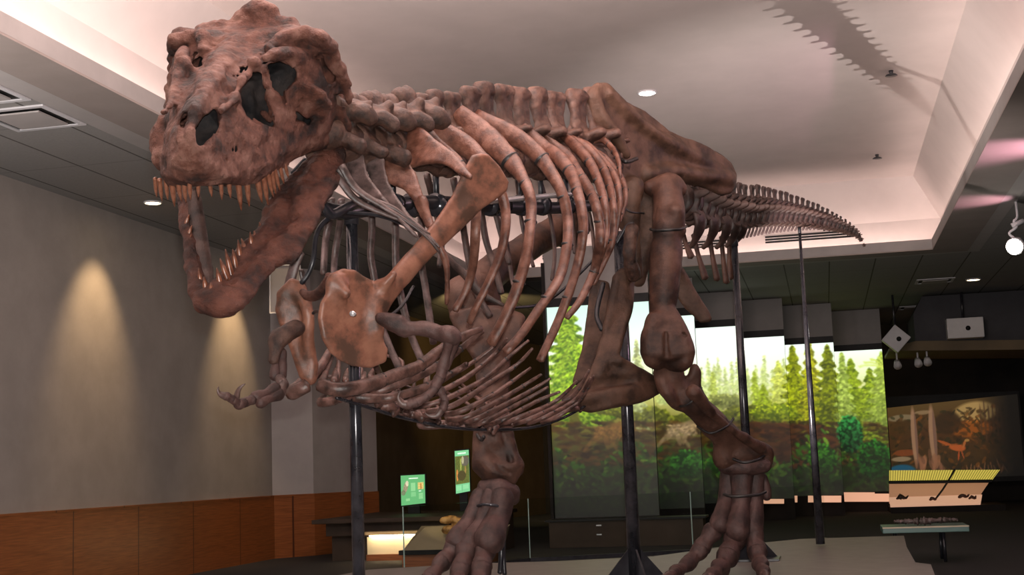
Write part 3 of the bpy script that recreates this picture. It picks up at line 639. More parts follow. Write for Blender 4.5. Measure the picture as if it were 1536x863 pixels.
# track spotlight
q = P(1522, 370, 18); o = empty('track_spotlight', q, 'bright white track spotlight hanging from the ceiling at the right edge', 'track light')
bm = bmesh.new(); cyl(bm, q+[.06, .12, .05], q, .10, .12, 20); obj('head', bm, M['whitebox'], o, True)
bm = bmesh.new(); cyl(bm, q+[-.002, -.004, -.002], q+[-.012, -.024, -.008], .105, seg=20); obj('lens', bm, M['lamp'], o, True)
bm = bmesh.new(); tube(bm, [q+[.05, .1, .1], q+[-.04, .1, .2], q+[.06, .1, .28], q+[.03, .1, .36], q+[.08, .1, .42], q+[.08, .1, ZC-q[2]]], .018, n=24, seg=8); obj('arm', bm, M['whitebox'], o, True)
bm = bmesh.new(); cyl(bm, q+[.0, .1, .30], q+[.16, .1, .36], .035, seg=12); obj('transformer', bm, M['whitebox'], o, True)
lamp('track_spot_beam', 'SPOT', tuple(q+np.array([-.05, -.1, -.03])), 30, (1, .93, .9), target=(-.6, 12, 2.0), size=.06, spot=50)
lamp('pink_show_light', 'SPOT', (2.8, 15.4, 3.9), 120, (1, .50, .66), target=(2.2, 15.6, ZC), size=.02, spot=80, blend=.9)
lamp('pink_show_light', 'SPOT', (2.8, 18.7, 4.0), 55, (1, .5, .62), target=(2.2, 18.7, ZC), size=.02, spot=70, blend=.9)
# mural
mx0, mx1, my0, my1 = 1328, 1540, 600, 708; mw, mh = mx1-mx0, my1-my0
img2 = np.zeros((mh, mw, 3)); yy2, xx2 = np.mgrid[0:mh, 0:mw]; yy2 = yy2+my0; xx2 = xx2+mx0
img2[:] = grad(yy2, [(604, (72, 52, 22)), (640, (58, 34, 12)), (680, (48, 32, 12)), (705, (20, 16, 8))])
def sp2(cx, cy, rx, ry, ang, col, al=.9):
    c, s = math.cos(ang), math.sin(ang); X_ = xx2-cx; Y_ = yy2-cy; q_ = ((X_*c+Y_*s)/rx)**2+((-X_*s+Y_*c)/ry)**2; a_ = (np.clip((1.25-q_)*2, 0, 1)*al)[..., None]; img2[:] = img2*(1-a_)+np.array(col)*a_
r2 = np.random.default_rng(9)
sp2(1470, 618, 34, 14, 0, (150, 120, 70)); sp2(1462, 640, 34, 12, 0, (140, 70, 16), .7); sp2(1350, 617, 22, 5, 0, (110, 95, 70), .8); sp2(1385, 612, 14, 3, 0, (130, 105, 75), .7)
for i in range(420):
    x, y = r2.uniform(1330, 1530), r2.uniform(612, 700); k = r2.random(); sp2(x, y, r2.uniform(2, 7), r2.uniform(1, 3), r2.uniform(-1, 1), np.array((52, 34, 10) if k < .5 else ((88, 48, 12) if k < .8 else (24, 26, 8)))*r2.uniform(.6, 1.2), .6)
sp2(1425, 630, 22, 16, 0, (38, 24, 8), .8); sp2(1352, 632, 22, 12, 0, (52, 34, 10), .6); sp2(1352, 668, 18, 5, 0, (112, 52, 22), .7); sp2(1345, 677, 16, 3.5, 0, (118, 98, 72), .9); sp2(1345, 694, 22, 9, 0, (18, 66, 86), .95)
for (x, w) in ((1369, 5), (1399, 6)): sp2(x, 645, w, 42, 0, (132, 98, 72)); sp2(x+3, 650, w*.4, 40, 0, (88, 62, 50), .8)
for i in range(16): sp2(1368+r2.uniform(-2, 44), 688+r2.uniform(-16, 6), r2.uniform(2, 5), r2.uniform(6, 14), r2.uniform(-.5, .5), np.array((112, 72, 48))*r2.uniform(.6, 1.2), .7)
for i in range(9): sp2(1478+i*6.5, 630, 1.6, 26+r2.uniform(-6, 6), 0, (70, 46, 26), .7)
sp2(1437, 665, 13, 5, .15, (150, 70, 28)); sp2(1418, 658, 13, 2, .35, (140, 66, 26)); sp2(1448, 661, 2, 6, .5, (140, 78, 36)); sp2(1453, 656, 4, 2, 0, (140, 100, 50)); sp2(1438, 676, 1.4, 7, .2, (140, 60, 26)); sp2(1444, 674, 1.2, 7, -.3, (130, 60, 26))
for i in range(14): x = 1450+i*5.5; sp2(x, 692+r2.uniform(-3, 6), 1.0, 7, r2.uniform(-.6, .6), (120, 78, 50), .6)
img2 *= np.clip((1534-xx2)/60., .15, 1)[..., None]
lin2 = s2l(np.clip(img2, 0, 255))
def smp2(u, v): return lin2[np.clip(((1-v)*(mh-1)).astype(int), 0, mh-1), np.clip((u*(mw-1)).astype(int), 0, mw-1)]
Ym = 35.0; a, b = ony(1330, 605, Ym), ony(1536, 705, Ym); mu = empty('wall_mural', ((a[0]+b[0])/2, Ym, b[2]), 'long dim orange mural of tree stumps by blue water with a small running animal', 'mural')
picture('painting', [(a[0], Ym, .62), (b[0], Ym, .62), (b[0], Ym, 2.62), (a[0], Ym, 2.42)], smp2, 212, 108, mu)  # mural colours emit, standing in for lamplight on the painting
boxo('backing', (a[0]-.05, Ym+.02, .5), (b[0]+.05, Ym+.12, 2.7), M['blackframe'], mu)
# display case with lit hood
dc = empty('display_case', (2.4, 30.5, 0), 'long display case with a yellow lit hood under the mural', 'display case')
p = [ony(1334, 706, 30.5), ony(1500, 705, 30.5), ony(1488, 721, 30.5), ony(1334, 723, 30.5)]
grille = mat('yellow_grille', (.5, .45, .1), .5, emit=(.62, .50, .08), estr=.75)
bm = bmesh.new(); prism(bm, p, np.array([0, .06, 0])); obj('light_hood', bm, grille, dc)
n_ = 44
for k in range(2):
    bm = bmesh.new()
    for i in range(n_//2):
        t = (i+k*n_//2+.5)/n_; c = p[0]*(1-t)+p[1]*t; e = p[3]*(1-t)+p[2]*t; prism(bm, [c+[-.008, -.012, 0], c+[.008, -.012, 0], e+[.008, -.012, 0], e+[-.008, -.012, 0]], np.array([0, .012, 0]))
    obj('grille', bm, mat('grille_bars', (.25, .2, .03), .5, emit=(.30, .24, .03), estr=.5), dc)
bm = bmesh.new(); tube(bm, [ony(1432, 705, 30.4), ony(1416, 732, 30.4), ony(1400, 753, 30.4)], .02, n=6, seg=6); obj('divider', bm, M['blackframe'], dc)
bm = bmesh.new(); tube(bm, [ony(1334, 724, 30.35), ony(1488, 722, 30.35)], .035, n=3, seg=6); obj('rail', bm, M['blackframe'], dc)
case_in = mat('case_back_painted_glow', (.5, .32, .22), .6, emit=(.30, .14, .08), estr=.8)  # emission on case back and floor stands in for light from the hood
b1 = [ony(1334, 725, 31.0), ony(1484, 723, 31.0), ony(1462, 756, 30.6), ony(1334, 756, 30.6)]
bm = bmesh.new(); prism(bm, b1, np.array([0, .1, 0])); obj('case_back', bm, case_in, dc)
q0, q1 = ony(1334, 741, 30.2), ony(1470, 756, 30.2)
bm = bmesh.new(); prism(bm, [(q0[0], 30.1, q1[2]), (q1[0], 30.1, q1[2]), (q1[0]+.1, 30.6, q1[2]+.18), (q0[0], 30.6, q1[2]+.18)], np.array([0, .02, -.02])); obj('case_floor', bm, mat('case_floor_painted_glow', (.7, .5, .38), .6, emit=(.62, .34, .22), estr=.8), dc)
boxo('case_base', (q0[0], 30.1, 0), (q1[0]+.5, 31.6, q1[2]-.02), M['dark'], dc)
for i, (x, y, s) in enumerate(((1354, 747, 1), (1400, 749, .6), (1446, 745, .9), (1459, 747, .6))):
    f = ony(x, y, 30.15); bm = bmesh.new(); tube(bm, [f+[-.13*s, 0, -.02], f+[-.03*s, -.02, .02], f+[.06*s, 0, -.01], f+[.12*s, 0, .04]], [.02, .045*s+.01, .03, .012], n=10, seg=8, rough=.12)
    tag(obj('small_fossil', bm, M['darkbone'] if i == 0 else M['rib'], None, True), ['dark small fossil lying at the left in the lit case', 'tiny fossil in the middle of the lit case', 'pale orange fossil at the right in the lit case', 'tiny fossil at the right end of the lit case'][i], 'fossil', 'fossils in the lit case')
# low ledge under the forest screens, emission standing in for lamplight on it
le = empty('painted_glow_ledge', (0, 30, 0), 'low pinkish ledge with painted glow running under the right hand forest screens', 'ledge')
le_m = mat('painted_ledge_glow', (.8, .55, .42), .6, emit=(.85, .42, .26), estr=.8)
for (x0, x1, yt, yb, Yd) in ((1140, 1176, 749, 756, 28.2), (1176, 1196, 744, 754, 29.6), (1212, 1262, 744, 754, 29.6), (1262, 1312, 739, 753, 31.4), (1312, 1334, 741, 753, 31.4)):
    Yd -= .14; c = [ony(x0, yb, Yd), ony(x1, yb, Yd), ony(x1, yt, Yd), ony(x0, yt, Yd)]; bm = bmesh.new(); prism(bm, c, np.array([0, .05, 0])); obj('painted_glow_face', bm, le_m, le)
# low table with a long cast
tb = empty('low_table', P(1383, 830, 15.9), 'low dark table with a pale rim at the right behind the platform', 'table')
a, b = P(1322, 790, 15.8), P(1447, 790, 15.8); z = (a[2]+b[2])/2; a = np.array([a[0], 16.3, z]); b = np.array([b[0], 16.3, z])
boxo('tabletop', a-[0, 0, .05], b+[0, .7, .02], mat('teal_edge', (.10, .20, .18), .35), tb, .008)
boxo('rim', a+[0, -.012, .005], b+[0, .0, .022], M['cream'], tb)
for x in (a[0]+.15, b[0]-.28):
    for y in (16.4, 16.9): bm = bmesh.new(); cyl(bm, np.array([x, y, 0]), np.array([x, y, z-.05]), .02, seg=12); obj('leg', bm, M['steel'], tb, True)
bm = bmesh.new(); tube(bm, [(a[0]+.15, 16.55, z+.075), (a[0]+.45, 16.5, z+.07), (a[0]+.8, 16.55, z+.08), (b[0]-.1, 16.5, z+.065)], [.015, .035, .03, .012], [.02, .03, .025, .01], n=60, seg=10, rough=.25)
tag(obj('fossil_cast', bm, M['greyrib'], None, True), 'long knobbly fossil cast lying on the low table', 'fossil')
cb = empty('base_cabinet', (-2.0, 20.6, 0), 'dark wood cabinet base under the nearest forest screen', 'cabinet')
boxo('body', (-4.3, 20.75, 0), (-1.9, 21.2, .40), M['darkbrown'], cb); boxo('top', (-4.35, 20.7, .40), (-1.85, 21.22, .43), M['blackframe'], cb)
for k in range(2): boxo('hinge', (-3.55, 20.735, .18+.14*k), (-3.47, 20.75, .20+.14*k), M['whitemetal'], cb)

# ================================================================== THE MOUNTED SKELETON
SK = empty('dinosaur_skeleton', (-1.9, 9.6, ZP), 'huge mounted brown fossil skeleton of a two-legged meat-eating dinosaur with gaping jaws', 'dinosaur skeleton')
# curved middle line of the animal seen from above: (sideways, forward) of the lens
_pl = spline([(-1.35, 6.6, 0), (-.87, 7.6, 0), (-.25, 8.7, 0), (.25, 9.6, 0), (.85, 10.45, 0), (1.9, 11.8, 0), (2.45, 12.8, 0), (3.08, 14.1, 0), (4.2, 16.0, 0)], 400)
_f = RW@np.array([0, 0, -1.]); _f2 = _f[:2]/np.linalg.norm(_f[:2]); _r2 = np.array([_f2[1], -_f2[0]])
MID = _pl[:, :1]*_r2+_pl[:, 1:2]*_f2
_T = np.gradient(MID, axis=0); _T /= np.linalg.norm(_T, axis=1)[:, None]; NRM = np.stack([_T[:, 1], -_T[:, 0]], 1)   # towards the animal's left
def B(px, py, l):
    """point of the photograph's bone lying l metres to the left of the animal's middle plane"""
    r = ray(px, py); Q = MID+NRM*l; c = Q[:, 0]*r[1]-Q[:, 1]*r[0]
    i = np.where(np.sign(c[:-1]) != np.sign(c[1:]))[0]
    if len(i) == 0: i = [int(np.argmin(np.abs(c)))]
    i = i[0]; k = c[i]/(c[i]-c[i+1]+1e-12) if c[i] != c[i+1] else 0; q = Q[i]+(Q[min(i+1, len(Q)-1)]-Q[i])*np.clip(k, 0, 1)
    return EYE+r*(np.linalg.norm(q)/np.linalg.norm(r[:2]))
def axis_at(p):
    i = int(np.argmin(np.linalg.norm(MID-np.array(p[:2]), axis=1))); return np.array([*_T[i], 0]), np.array([*NRM[i], 0])
def px3(pts, scale=1):            # [(px,py,depth)] -> room points
    return [P(*p) for p in pts]

# ---------------------------------------------------------------- skull, sculpted in its own frame (x to the animal's left, y back from the snout, z up)
eb = np.array([.024, .607, .794]); eb /= np.linalg.norm(eb); ew = np.array([1, 0, -.03]); ew = ew-eb*(ew@eb); ew /= np.linalg.norm(ew); eu = np.cross(eb, ew)
if eu[1] < 0: eu = -eu
S0 = np.array([-1.467, .555, 6.1])
AX = np.array([c2w(ew), c2w(eb), c2w(eu)]); SO = EYE+c2w(S0)
def sk_loc(px, py, yb):
    r = np.array([(px-CX)/F, -(py-CY)/F, 1.]); t = (yb+S0@eb)/(r@eb); v = r*t-S0; return np.array([v@ew, yb, v@eu])
def sk_D(px, py, D):          # room point -> skull frame
    v = P(px, py, D)-SO; return AX@v
def skew(y): return np.interp(y, [0, .3, .6, .85, 1.1], [-.03, -.035, -.05, .02, .17])      # the skull is turned a little, so its right half is narrower in its own frame
def mir(p): return [np.array([-q[0]+skew(q[1]), q[1], q[2]]) for q in p]
prof = [  # y: [(z, halfwidth)...] bottom to top
    (-.02, [(-.075, .0), (-.05, .055), (0, .06), (.05, .03), (.08, .0)]),
    (.04, [(-.115, .07), (-.08, .115), (-.02, .10), (.06, .06), (.125, .02)]),
    (.12, [(-.165, .12), (-.13, .15), (-.03, .12), (.08, .08), (.165, .02)]),
    (.25, [(-.262, .165), (-.19, .195), (-.06, .16), (.05, .115), (.14, .06), (.185, .01)]),
    (.45, [(-.362, .215), (-.27, .25), (-.12, .21), (.02, .145), (.11, .08), (.155, .02)]),
    (.65, [(-.41, .25), (-.32, .30), (-.15, .26), (.0, .17), (.09, .12), (.125, .03)]),
    (.80, [(-.46, .32), (-.36, .38), (-.2, .34), (-.05, .27), (.06, .21), (.11, .06)]),
    (.95, [(-.50, .39), (-.38, .46), (-.2, .45), (-.05, .42), (.05, .36), (.10, .16)]),
    (1.1, [(-.54, .43), (-.42, .50), (-.2, .525), (-.05, .51), (.05, .45), (.11, .30)]),
    (1.25, [(-.56, .43), (-.42, .51), (-.2, .53), (-.05, .51), (.05, .43), (.11, .28)])]
h = .009
ck = Clay((-.66, -.08, -.68), (.66, 1.42, .30), h, (SO, AX))
ys = ck.lo[1]+h*np.arange(ck.n[1]); zs = ck.lo[2]+h*np.arange(ck.n[2]); xs = ck.lo[0]+h*np.arange(ck.n[0])
zq = np.linspace(0, 1, 40); tab = []
for y, pr_ in prof:
    z0, z1 = pr_[0][0], pr_[-1][0]; t = [(z-z0)/(z1-z0) for z, _ in pr_]; tab.append((y, z0, z1, np.interp(zq, t, [w for _, w in pr_])))
Yt = [t[0] for t in tab]; Z0 = np.interp(ys, Yt, [t[1] for t in tab]); Z1 = np.interp(ys, Yt, [t[2] for t in tab]); Wt = np.array([t[3] for t in tab])
Wy = np.stack([np.interp(ys, Yt, Wt[:, k]) for k in range(40)], 1)
Wg = np.zeros((len(ys), len(zs)))
for j in range(len(ys)): Wg[j] = np.interp((zs-Z0[j])/(Z1[j]-Z0[j]), zq, Wy[j])
X, Y, Z = xs[:, None, None], ys[None, :, None], zs[None, None, :]
AXX = np.maximum(X, -X+skew(Y)); AXX = np.where(AXX < 0, 0, AXX)
solid = np.maximum((AXX-Wg[None])*.86, np.maximum((Z0[:, None]-zs[None])[None], (zs[None]-Z1[:, None])[None]))
solid = np.maximum(solid, np.maximum(-.02-Y, Y-1.24)); solid = np.maximum(solid, -(Y+.02)+0*X)
inner = np.maximum(np.maximum(solid+.035, -(Y-.14)), Y-1.12); inner = np.minimum(inner, np.maximum(np.maximum(np.maximum(AXX-Wg[None]+.05, -(Y-.2)), Y-.9), Z-(Z0[:, None]+.05)[None]))
shell = np.maximum(solid, -inner); 
ck.d = np.minimum(1, shell).astype(np.float32)
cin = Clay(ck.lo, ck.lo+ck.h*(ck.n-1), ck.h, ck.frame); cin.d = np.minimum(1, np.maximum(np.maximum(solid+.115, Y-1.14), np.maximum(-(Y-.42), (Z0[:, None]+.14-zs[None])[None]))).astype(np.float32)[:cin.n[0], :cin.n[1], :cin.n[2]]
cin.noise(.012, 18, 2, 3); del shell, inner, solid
def both(fn, pts, *a, **k): fn(pts, *a, **k); fn(mir(pts), *a, **k)
def skc(pts, rs, k=.02, **kw): both(ck.chain, [sk_loc(*p) for p in pts], rs, k, **kw)
# openings, cut along the line of sight of the traced left side and mirrored
wx, wy, wz = ck.world(X, Y, Z)
def poly_sd(qx, qy, poly):
    p = np.array(poly, float); d = np.full(np.broadcast(qx, qy).shape, 1e9); inside = np.zeros(d.shape, bool)
    for i in range(len(p)):
        a, b = p[i], p[(i+1) % len(p)]; e = b-a; wx_, wy_ = qx-a[0], qy-a[1]; t = np.clip((wx_*e[0]+wy_*e[1])/(e@e), 0, 1)
        d = np.minimum(d, (wx_-t*e[0])**2+(wy_-t*e[1])**2)
        c = ((a[1] > qy) != (b[1] > qy)) & (qx < (b[0]-a[0])*(qy-a[1])/(b[1]-a[1]+1e-12)+a[0]); inside ^= c
    return np.where(inside, -1, 1)*np.sqrt(d)
def hole(poly, yb, depth=.25, pad=.0, sides=(1,)):
    """poly in photo pixels on the animal's left side at distance yb behind the snout"""
    L = np.array([sk_loc(x, y, yb) for x, y in poly]); c = L.mean(0); vd = c-AX@(EYE-SO); vd /= np.linalg.norm(vd)
    e1 = np.cross(vd, [0, 0, 1]); e1 /= np.linalg.norm(e1); e2 = np.cross(e1, vd); q = [((p-c)@e1, (p-c)@e2) for p in L]
    for s in sides:
        lo_, hi_ = np.minimum(c-depth-.15, c+depth+.15), np.maximum(c-depth-.15, c+depth+.15)
        if s < 0: lo_, hi_ = np.array([-hi_[0], lo_[1], lo_[2]]), np.array([-lo_[0]+.1, hi_[1], hi_[2]])
        sl, x_, y_, z_ = ck.win(lo_, hi_); x_ = x_ if s > 0 else -x_+skew(y_)
        u = (x_-c[0])*e1[0]+(y_-c[1])*e1[1]+(z_-c[2])*e1[2]; v = (x_-c[0])*e2[0]+(y_-c[1])*e2[1]+(z_-c[2])*e2[2]; w = (x_-c[0])*vd[0]+(y_-c[1])*vd[1]+(z_-c[2])*vd[2]
        d = np.maximum(poly_sd(u, v, q)-pad, np.abs(w)-depth); ck.d[sl] = np.maximum(ck.d[sl], -d.astype(np.float32))
naris = [(294, 193), (307, 174), (322, 165), (331, 174), (330, 191), (322, 203), (310, 217), (295, 229), (292, 214)]
antorb = [(368, 127), (377, 114), (388, 112), (393, 130), (397, 150), (404, 162), (413, 180), (410, 188), (385, 185), (371, 174), (361, 156), (362, 139)]
orbit = [(406, 97), (420, 93), (435, 97), (445, 108), (444, 121), (435, 131), (428, 138), (431, 156), (425, 157), (414, 134), (408, 118)]
jslot = [(436, 163), (452, 172), (466, 180), (462, 187), (446, 179)]
ltf = [(482, 86), (490, 98), (502, 114), (501, 127), (490, 127), (483, 112)]
ltf2 = [(504, 140), (516, 143), (518, 156), (508, 156)]
orbit_r = [(270, 137), (271, 118), (278, 106), (290, 94), (301, 87), (303, 98), (297, 122), (285, 133)]
slit_r = [(271, 192), (269, 182), (275, 171), (281, 168), (280, 182), (277, 193)]
cuts = [(naris, .14, .16, 0), (antorb, .55, .2, .006), (orbit, .86, .16, 0), (jslot, .9, .1, 0), (ltf, 1.06, .16, 0), (ltf2, 1.12, .06, 0), (orbit_r, .95, .22, .002), (slit_r, .12, .10, 0), ([(238, 178), (248, 160), (262, 146), (258, 158), (246, 172), (240, 184)], .75, .05, 0)]
hole([(340, 228), (346, 222), (350, 226), (346, 233)], .3, .05)
# bars, rims and bosses laid over the shell
skc([(331, 168, .22), (350, 150, .42), (366, 118, .62), (380, 100, .75)], [.018, .02, .02, .022], .06, n=10)       # nasal shoulder
skc([(380, 95, .74), (392, 120, .74), (408, 145, .76), (424, 168, .78), (440, 186, .82)], [.036, .026, .024, .03, .04], .03, n=14)   # lacrimal bar
skc([(400, 88, .82), (425, 80, .92), (452, 88, 1.0), (460, 105, 1.0), (455, 128, .96)], [.03, .035, .045, .045, .04], .035, n=14)   # brow and postorbital
skc([(455, 128, .96), (447, 142, .92), (440, 150, .9)], [.04, .04, .02], .03, n=6)
skc([(455, 150, .95), (470, 160, .98), (480, 175, 1.0)], [.06, .07, .05], .05, n=8)                            # jugal plate
skc([(426, 192, .74), (445, 203, .82), (470, 212, .95), (500, 218, 1.1)], [.03, .045, .04, .04], .04, n=14)     # lower cheek bar
skc([(478, 58, 1.06), (495, 74, 1.1), (508, 98, 1.12), (516, 128, 1.13), (519, 150, 1.13)], [.04, .035, .026, .03, .03], .025, n=14)  # squamosal rim
skc([(505, 135, 1.1), (516, 150, 1.13), (512, 170, 1.12), (518, 190, 1.12), (508, 205, 1.13)], [.03, .035, .03, .035, .045], .03, n=12)
skc([(403, 74, .95), (430, 58, 1.05), (455, 52, 1.1), (478, 58, 1.1)], [.035, .04, .04, .045], .035, n=12)       # upper rim of the temple
skc([(383, 90, .78), (388, 97, .76), (386, 106, .75)], [.022, .026, .02], .008, n=6)                            # small horn in front of the eye
skc([(300, 262, .06), (330, 262, .16), (362, 262, .3), (390, 255, .45), (415, 245, .6)], [.03, .035, .035, .03, .03], .04, n=16)  # tooth margin
skc([(345, 205, .32), (370, 205, .46), (400, 212, .6), (425, 215, .7)], [.02, .03, .03, .02], .05, n=10)
skc([(395, 170, .72), (405, 180, .72)], [.02, .02], .02)
bp_ = [(428, 141), (446, 131), (466, 132), (484, 143), (491, 157), (485, 173), (470, 182), (454, 172), (438, 160)]
ck.plate([sk_loc(x, y, .90) for x, y in bp_], bp_, .022, .02)
ck.chain([sk_loc(x, y, b_)*[0, 1, 1] for x, y, b_ in ((350, 80, .98), (338, 100, .8), (312, 135, .45), (292, 168, .2))], [.05, .055, .05, .035], .06, n=12)
ck.chain([sk_loc(287, 252, .0), sk_loc(287, 215, .03), sk_loc(289, 180, .12), sk_loc(300, 152, .28)], [.03, .026, .024, .03], .02, n=10)
for s in (1, -1): ck.chain([sk_loc(350, 66, 1.05)*[0, 1, 1]+[s*.02, 0, 0], sk_loc(390, 60, 1.12)*[s, 1, 1], sk_loc(440, 50, 1.16)*[s, 1, 1]], [.035, .045, .05], .03, n=8)
def asym(pts, rs, k=.03, **kw): ck.chain([sk_loc(*p) for p in pts], rs, k, **kw)
# crest and occiput, not quite even from side to side
asym([(303, 46, 1.24), (330, 42, 1.26), (362, 44, 1.26), (400, 41, 1.26), (436, 38, 1.26)], [.05, .05, .04, .05, .055], .015, n=14)
asym([(305, 55, 1.2), (340, 62, 1.2), (365, 60, 1.2), (400, 55, 1.2), (445, 45, 1.22)], [.05, .045, .04, .045, .04], .03, n=14)
asym([(362, 38, 1.24), (358, 70, 1.1)], [.025, .025], .02)
asym([(356, 30, 1.3), (372, 20, 1.32), (392, 16, 1.32), (408, 17, 1.32)], [.03, .045, .055, .04], .03, n=8)
asym([(372, 28, 1.3), (400, 28, 1.3)], [.05, .05], .03)
asym([(246, 190, .62), (238, 212, .56), (242, 240, .45)], [.05, .06, .05], .06, n=8)
for c_ in cuts: hole(*c_)
def pit(px, py, yb, r):
    c = sk_loc(px, py, yb); sl, x_, y_, z_ = ck.win(c-r-.02, c+r+.02); ck.d[sl] = np.maximum(ck.d[sl], -(np.sqrt((x_-c[0])**2+(y_-c[1])**2+(z_-c[2])**2)-r).astype(np.float32))
for p_ in ((316, 57, 1.15, .035), (330, 60, 1.14, .03), (385, 60, 1.14, .04), (402, 58, 1.15, .035), (345, 66, 1.13, .025), (425, 50, 1.18, .025), (352, 218, .22, .012), (262, 205, .3, .015), (335, 240, .14, .012), (300, 235, .02, .01)): pit(*p_)
ck.noise(.0065, 24, 3, 2); ck.noise(.0035, 75, 9, 2); ck.noise(.004, 9, 5, 1)
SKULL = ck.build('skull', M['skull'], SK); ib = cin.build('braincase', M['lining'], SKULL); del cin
SKULL['label'] = 'broad reddish brown skull with open eye and nose holes'
del ck, wx, wy, wz

# ---------------------------------------------------------------- lower jaw
def dj(px, py): return 6.55+np.clip((455-py)/(455-225), -.1, 1)*.75
jp = [(505, 222), (512, 235), (507, 262), (484, 300), (472, 330), (452, 365), (437, 388), (408, 394), (378, 436), (348, 464), (330, 468), (318, 462), (318, 440), (333, 420), (345, 400), (358, 384), (378, 364), (394, 345), (401, 322), (412, 300), (434, 275), (450, 258), (470, 240), (488, 226)]
j3 = [sk_D(x, y, dj(x, y)) for x, y in jp]
def bow(p):       # rami bow outwards and meet at the chin
    return p
cj = clay_for([SO+p@AX for p in j3]+[SO+q@AX for q in mir(j3)], .1, .01) if False else Clay(np.minimum(np.min(j3, 0), np.min(mir(j3), 0))-.09, np.maximum(np.max(j3, 0), np.max(mir(j3), 0))+.09, .009, (SO, AX))
cj.plate(j3, jp, .026, .015)
rp = [(268, 290), (274, 320), (280, 350), (285, 385), (289, 412), (291, 438), (298, 455), (309, 464), (320, 464), (318, 445), (306, 436), (298, 415), (292, 380), (287, 340), (282, 300), (280, 280)]
dr = lambda x, y: 6.56+np.clip((460-y)/180., -.1, 1)*.62
r3 = [sk_D(x, y, dr(x, y)) for x, y in rp]; cj.plate(r3, rp, .022, .015)
cj.chain([sk_D(x, y, dr(x, y)-.01) for x, y in ((275, 290), (279, 325), (285, 370), (291, 415), (297, 438), (306, 455))], [.02, .022, .025, .028, .034, .04], .03, n=16)
cj.chain([sk_D(x, y, D) for x, y, D in ((274, 290, 7.2), (258, 270, 7.35), (250, 240, 7.5))], [.02, .03, .04], .03, n=8)
def jc(pts, rs, k=.02, **kw): cj.chain([sk_D(x, y, dj(x, y)+dd) for x, y, dd in pts], rs, k, **kw)
jc([(503, 228, 0), (480, 250, -.02), (455, 285, -.03), (445, 320, -.03)], [.05, .05, .045, .03], .04, n=12)
jc([(500, 262, 0), (470, 300, -.02), (440, 350, -.02), (405, 380, -.02), (370, 425, 0), (330, 458, 0)], [.03, .045, .04, .04, .045, .04], .04, n=18)
jc([(425, 300, -.02), (400, 345, -.02), (370, 378, 0), (345, 410, 0), (330, 435, .02)], [.025, .035, .035, .04, .04], .03, n=16)
jc([(326, 440, 0), (322, 458, .0), (335, 460, 0)], [.05, .05, .05], .04)
chin = sk_D(316, 455, 6.56); cj.cap(chin, sk_D(302, 455, 6.56), .045, .045, .04); c2_ = sk_D(318, 440, 6.62); cj.cap(c2_, sk_D(296, 440, 6.62), .035, .035, .04)
sl, x_, y_, z_ = cj.win(cj.lo, cj.lo+cj.h*cj.n)
cj.noise(.0045, 24, 8, 2); cj.noise(.003, 75, 12, 2)
JAW = cj.build('lower_jaw', M['jaw'], SK); JAW['label'] = 'rough reddish lower jaw hanging wide open'
# dark inner lining of the right half of the jaw
bm = bmesh.new(); tube(bm, px3([(290, 285, 7.05), (294, 318, 6.98), (300, 360, 6.88), (308, 400, 6.76), (318, 438, 6.64)]), [.035, .045, .045, .04, .02], [.02]*5, wide=(1, 0, 0), n=24, rough=.03)
obj('inner_jaw_plate', bm, M['darkbone'], SK, True)
for pts in ([(455, 250, 7.25), (470, 262, 7.2), (478, 285, 7.2)], [(460, 240, 7.4), (440, 262, 7.4)]):
    bm = bmesh.new(); tube(bm, px3(pts), .022, n=8); obj('jaw_support', bm, M['steel'], SK, True)

def tooth(base, tip, r, parent, name='tooth', bend=(0, 0, 0)):
    base, tip = np.array(base), np.array(tip); mid = (base+tip)/2+np.array(bend)
    back = base-(tip-base)*.18
    bm = bmesh.new(); tube(bm, [back, base, mid, tip], [r, r*1.08, r*.88, r*.2], [r*.85, r*.85, r*.7, r*.16], wide=c2w(eb), n=12, seg=10)
    return obj(name, bm, M['tooth'], parent, True)
inw = lambda x: np.array([0, 0, 0])
# upper teeth: (px, py of socket, px, py of tip, distance behind the snout, radius)
UL = [(284, 272, 286, 296, .0, .014), (297, 273, 298, 292, .04, .013), (314, 272, 318, 292, .09, .013), (331, 272, 333, 296, .14, .014), (343, 272, 346, 294, .18, .014), (357, 272, 362, 312, .24, .018), (370, 270, 374, 306, .30, .018), (386, 270, 393, 300, .38, .018),
      (395, 266, 402, 304, .43, .017), (402, 264, 410, 292, .47, .014), (408, 262, 414, 288, .52, .014), (413, 258, 420, 282, .56, .013), (420, 252, 426, 272, .61, .013), (427, 246, 433, 264, .66, .012)]
UR = [(240, 274, 243, 298, .30, .014), (249, 274, 252, 296, .22, .014), (258, 273, 262, 306, .16, .017), (267, 273, 272, 298, .12, .015), (276, 273, 279, 300, .04, .015), (233, 272, 235, 292, .4, .013)]
for (a, b, c, d, yb, r) in UL+UR:
    p, q = sk_loc(a, b, yb+.02), sk_loc(c, d+4, yb+.02); tooth(SO+p@AX, SO+q@AX, r, SKULL)
for (a, b, c, d, D) in [(331, 428, 325, 402, 6.60), (340, 415, 330, 388, 6.62), (347, 412, 338, 374, 6.66), (354, 402, 349, 374, 6.70), (361, 395, 357, 360, 6.74), (371, 383, 362, 358, 6.78), (378, 374, 375, 348, 6.8), (384, 366, 381, 346, 6.84), (394, 353, 389, 333, 6.9), (399, 345, 396, 328, 6.95), (302, 430, 298, 402, 6.66), (309, 436, 306, 415, 6.6), (318, 442, 316, 424, 6.56)]:
    tooth(P(a, b, D), P(c, d, D-.01), .0165, JAW)
for (a, b, c, d, D) in [(279, 335, 284, 322, 6.95), (283, 352, 288, 338, 6.9), (281, 368, 287, 352, 6.88)]:
    tooth(P(a, b, D), P(c, d, D), .012, JAW)

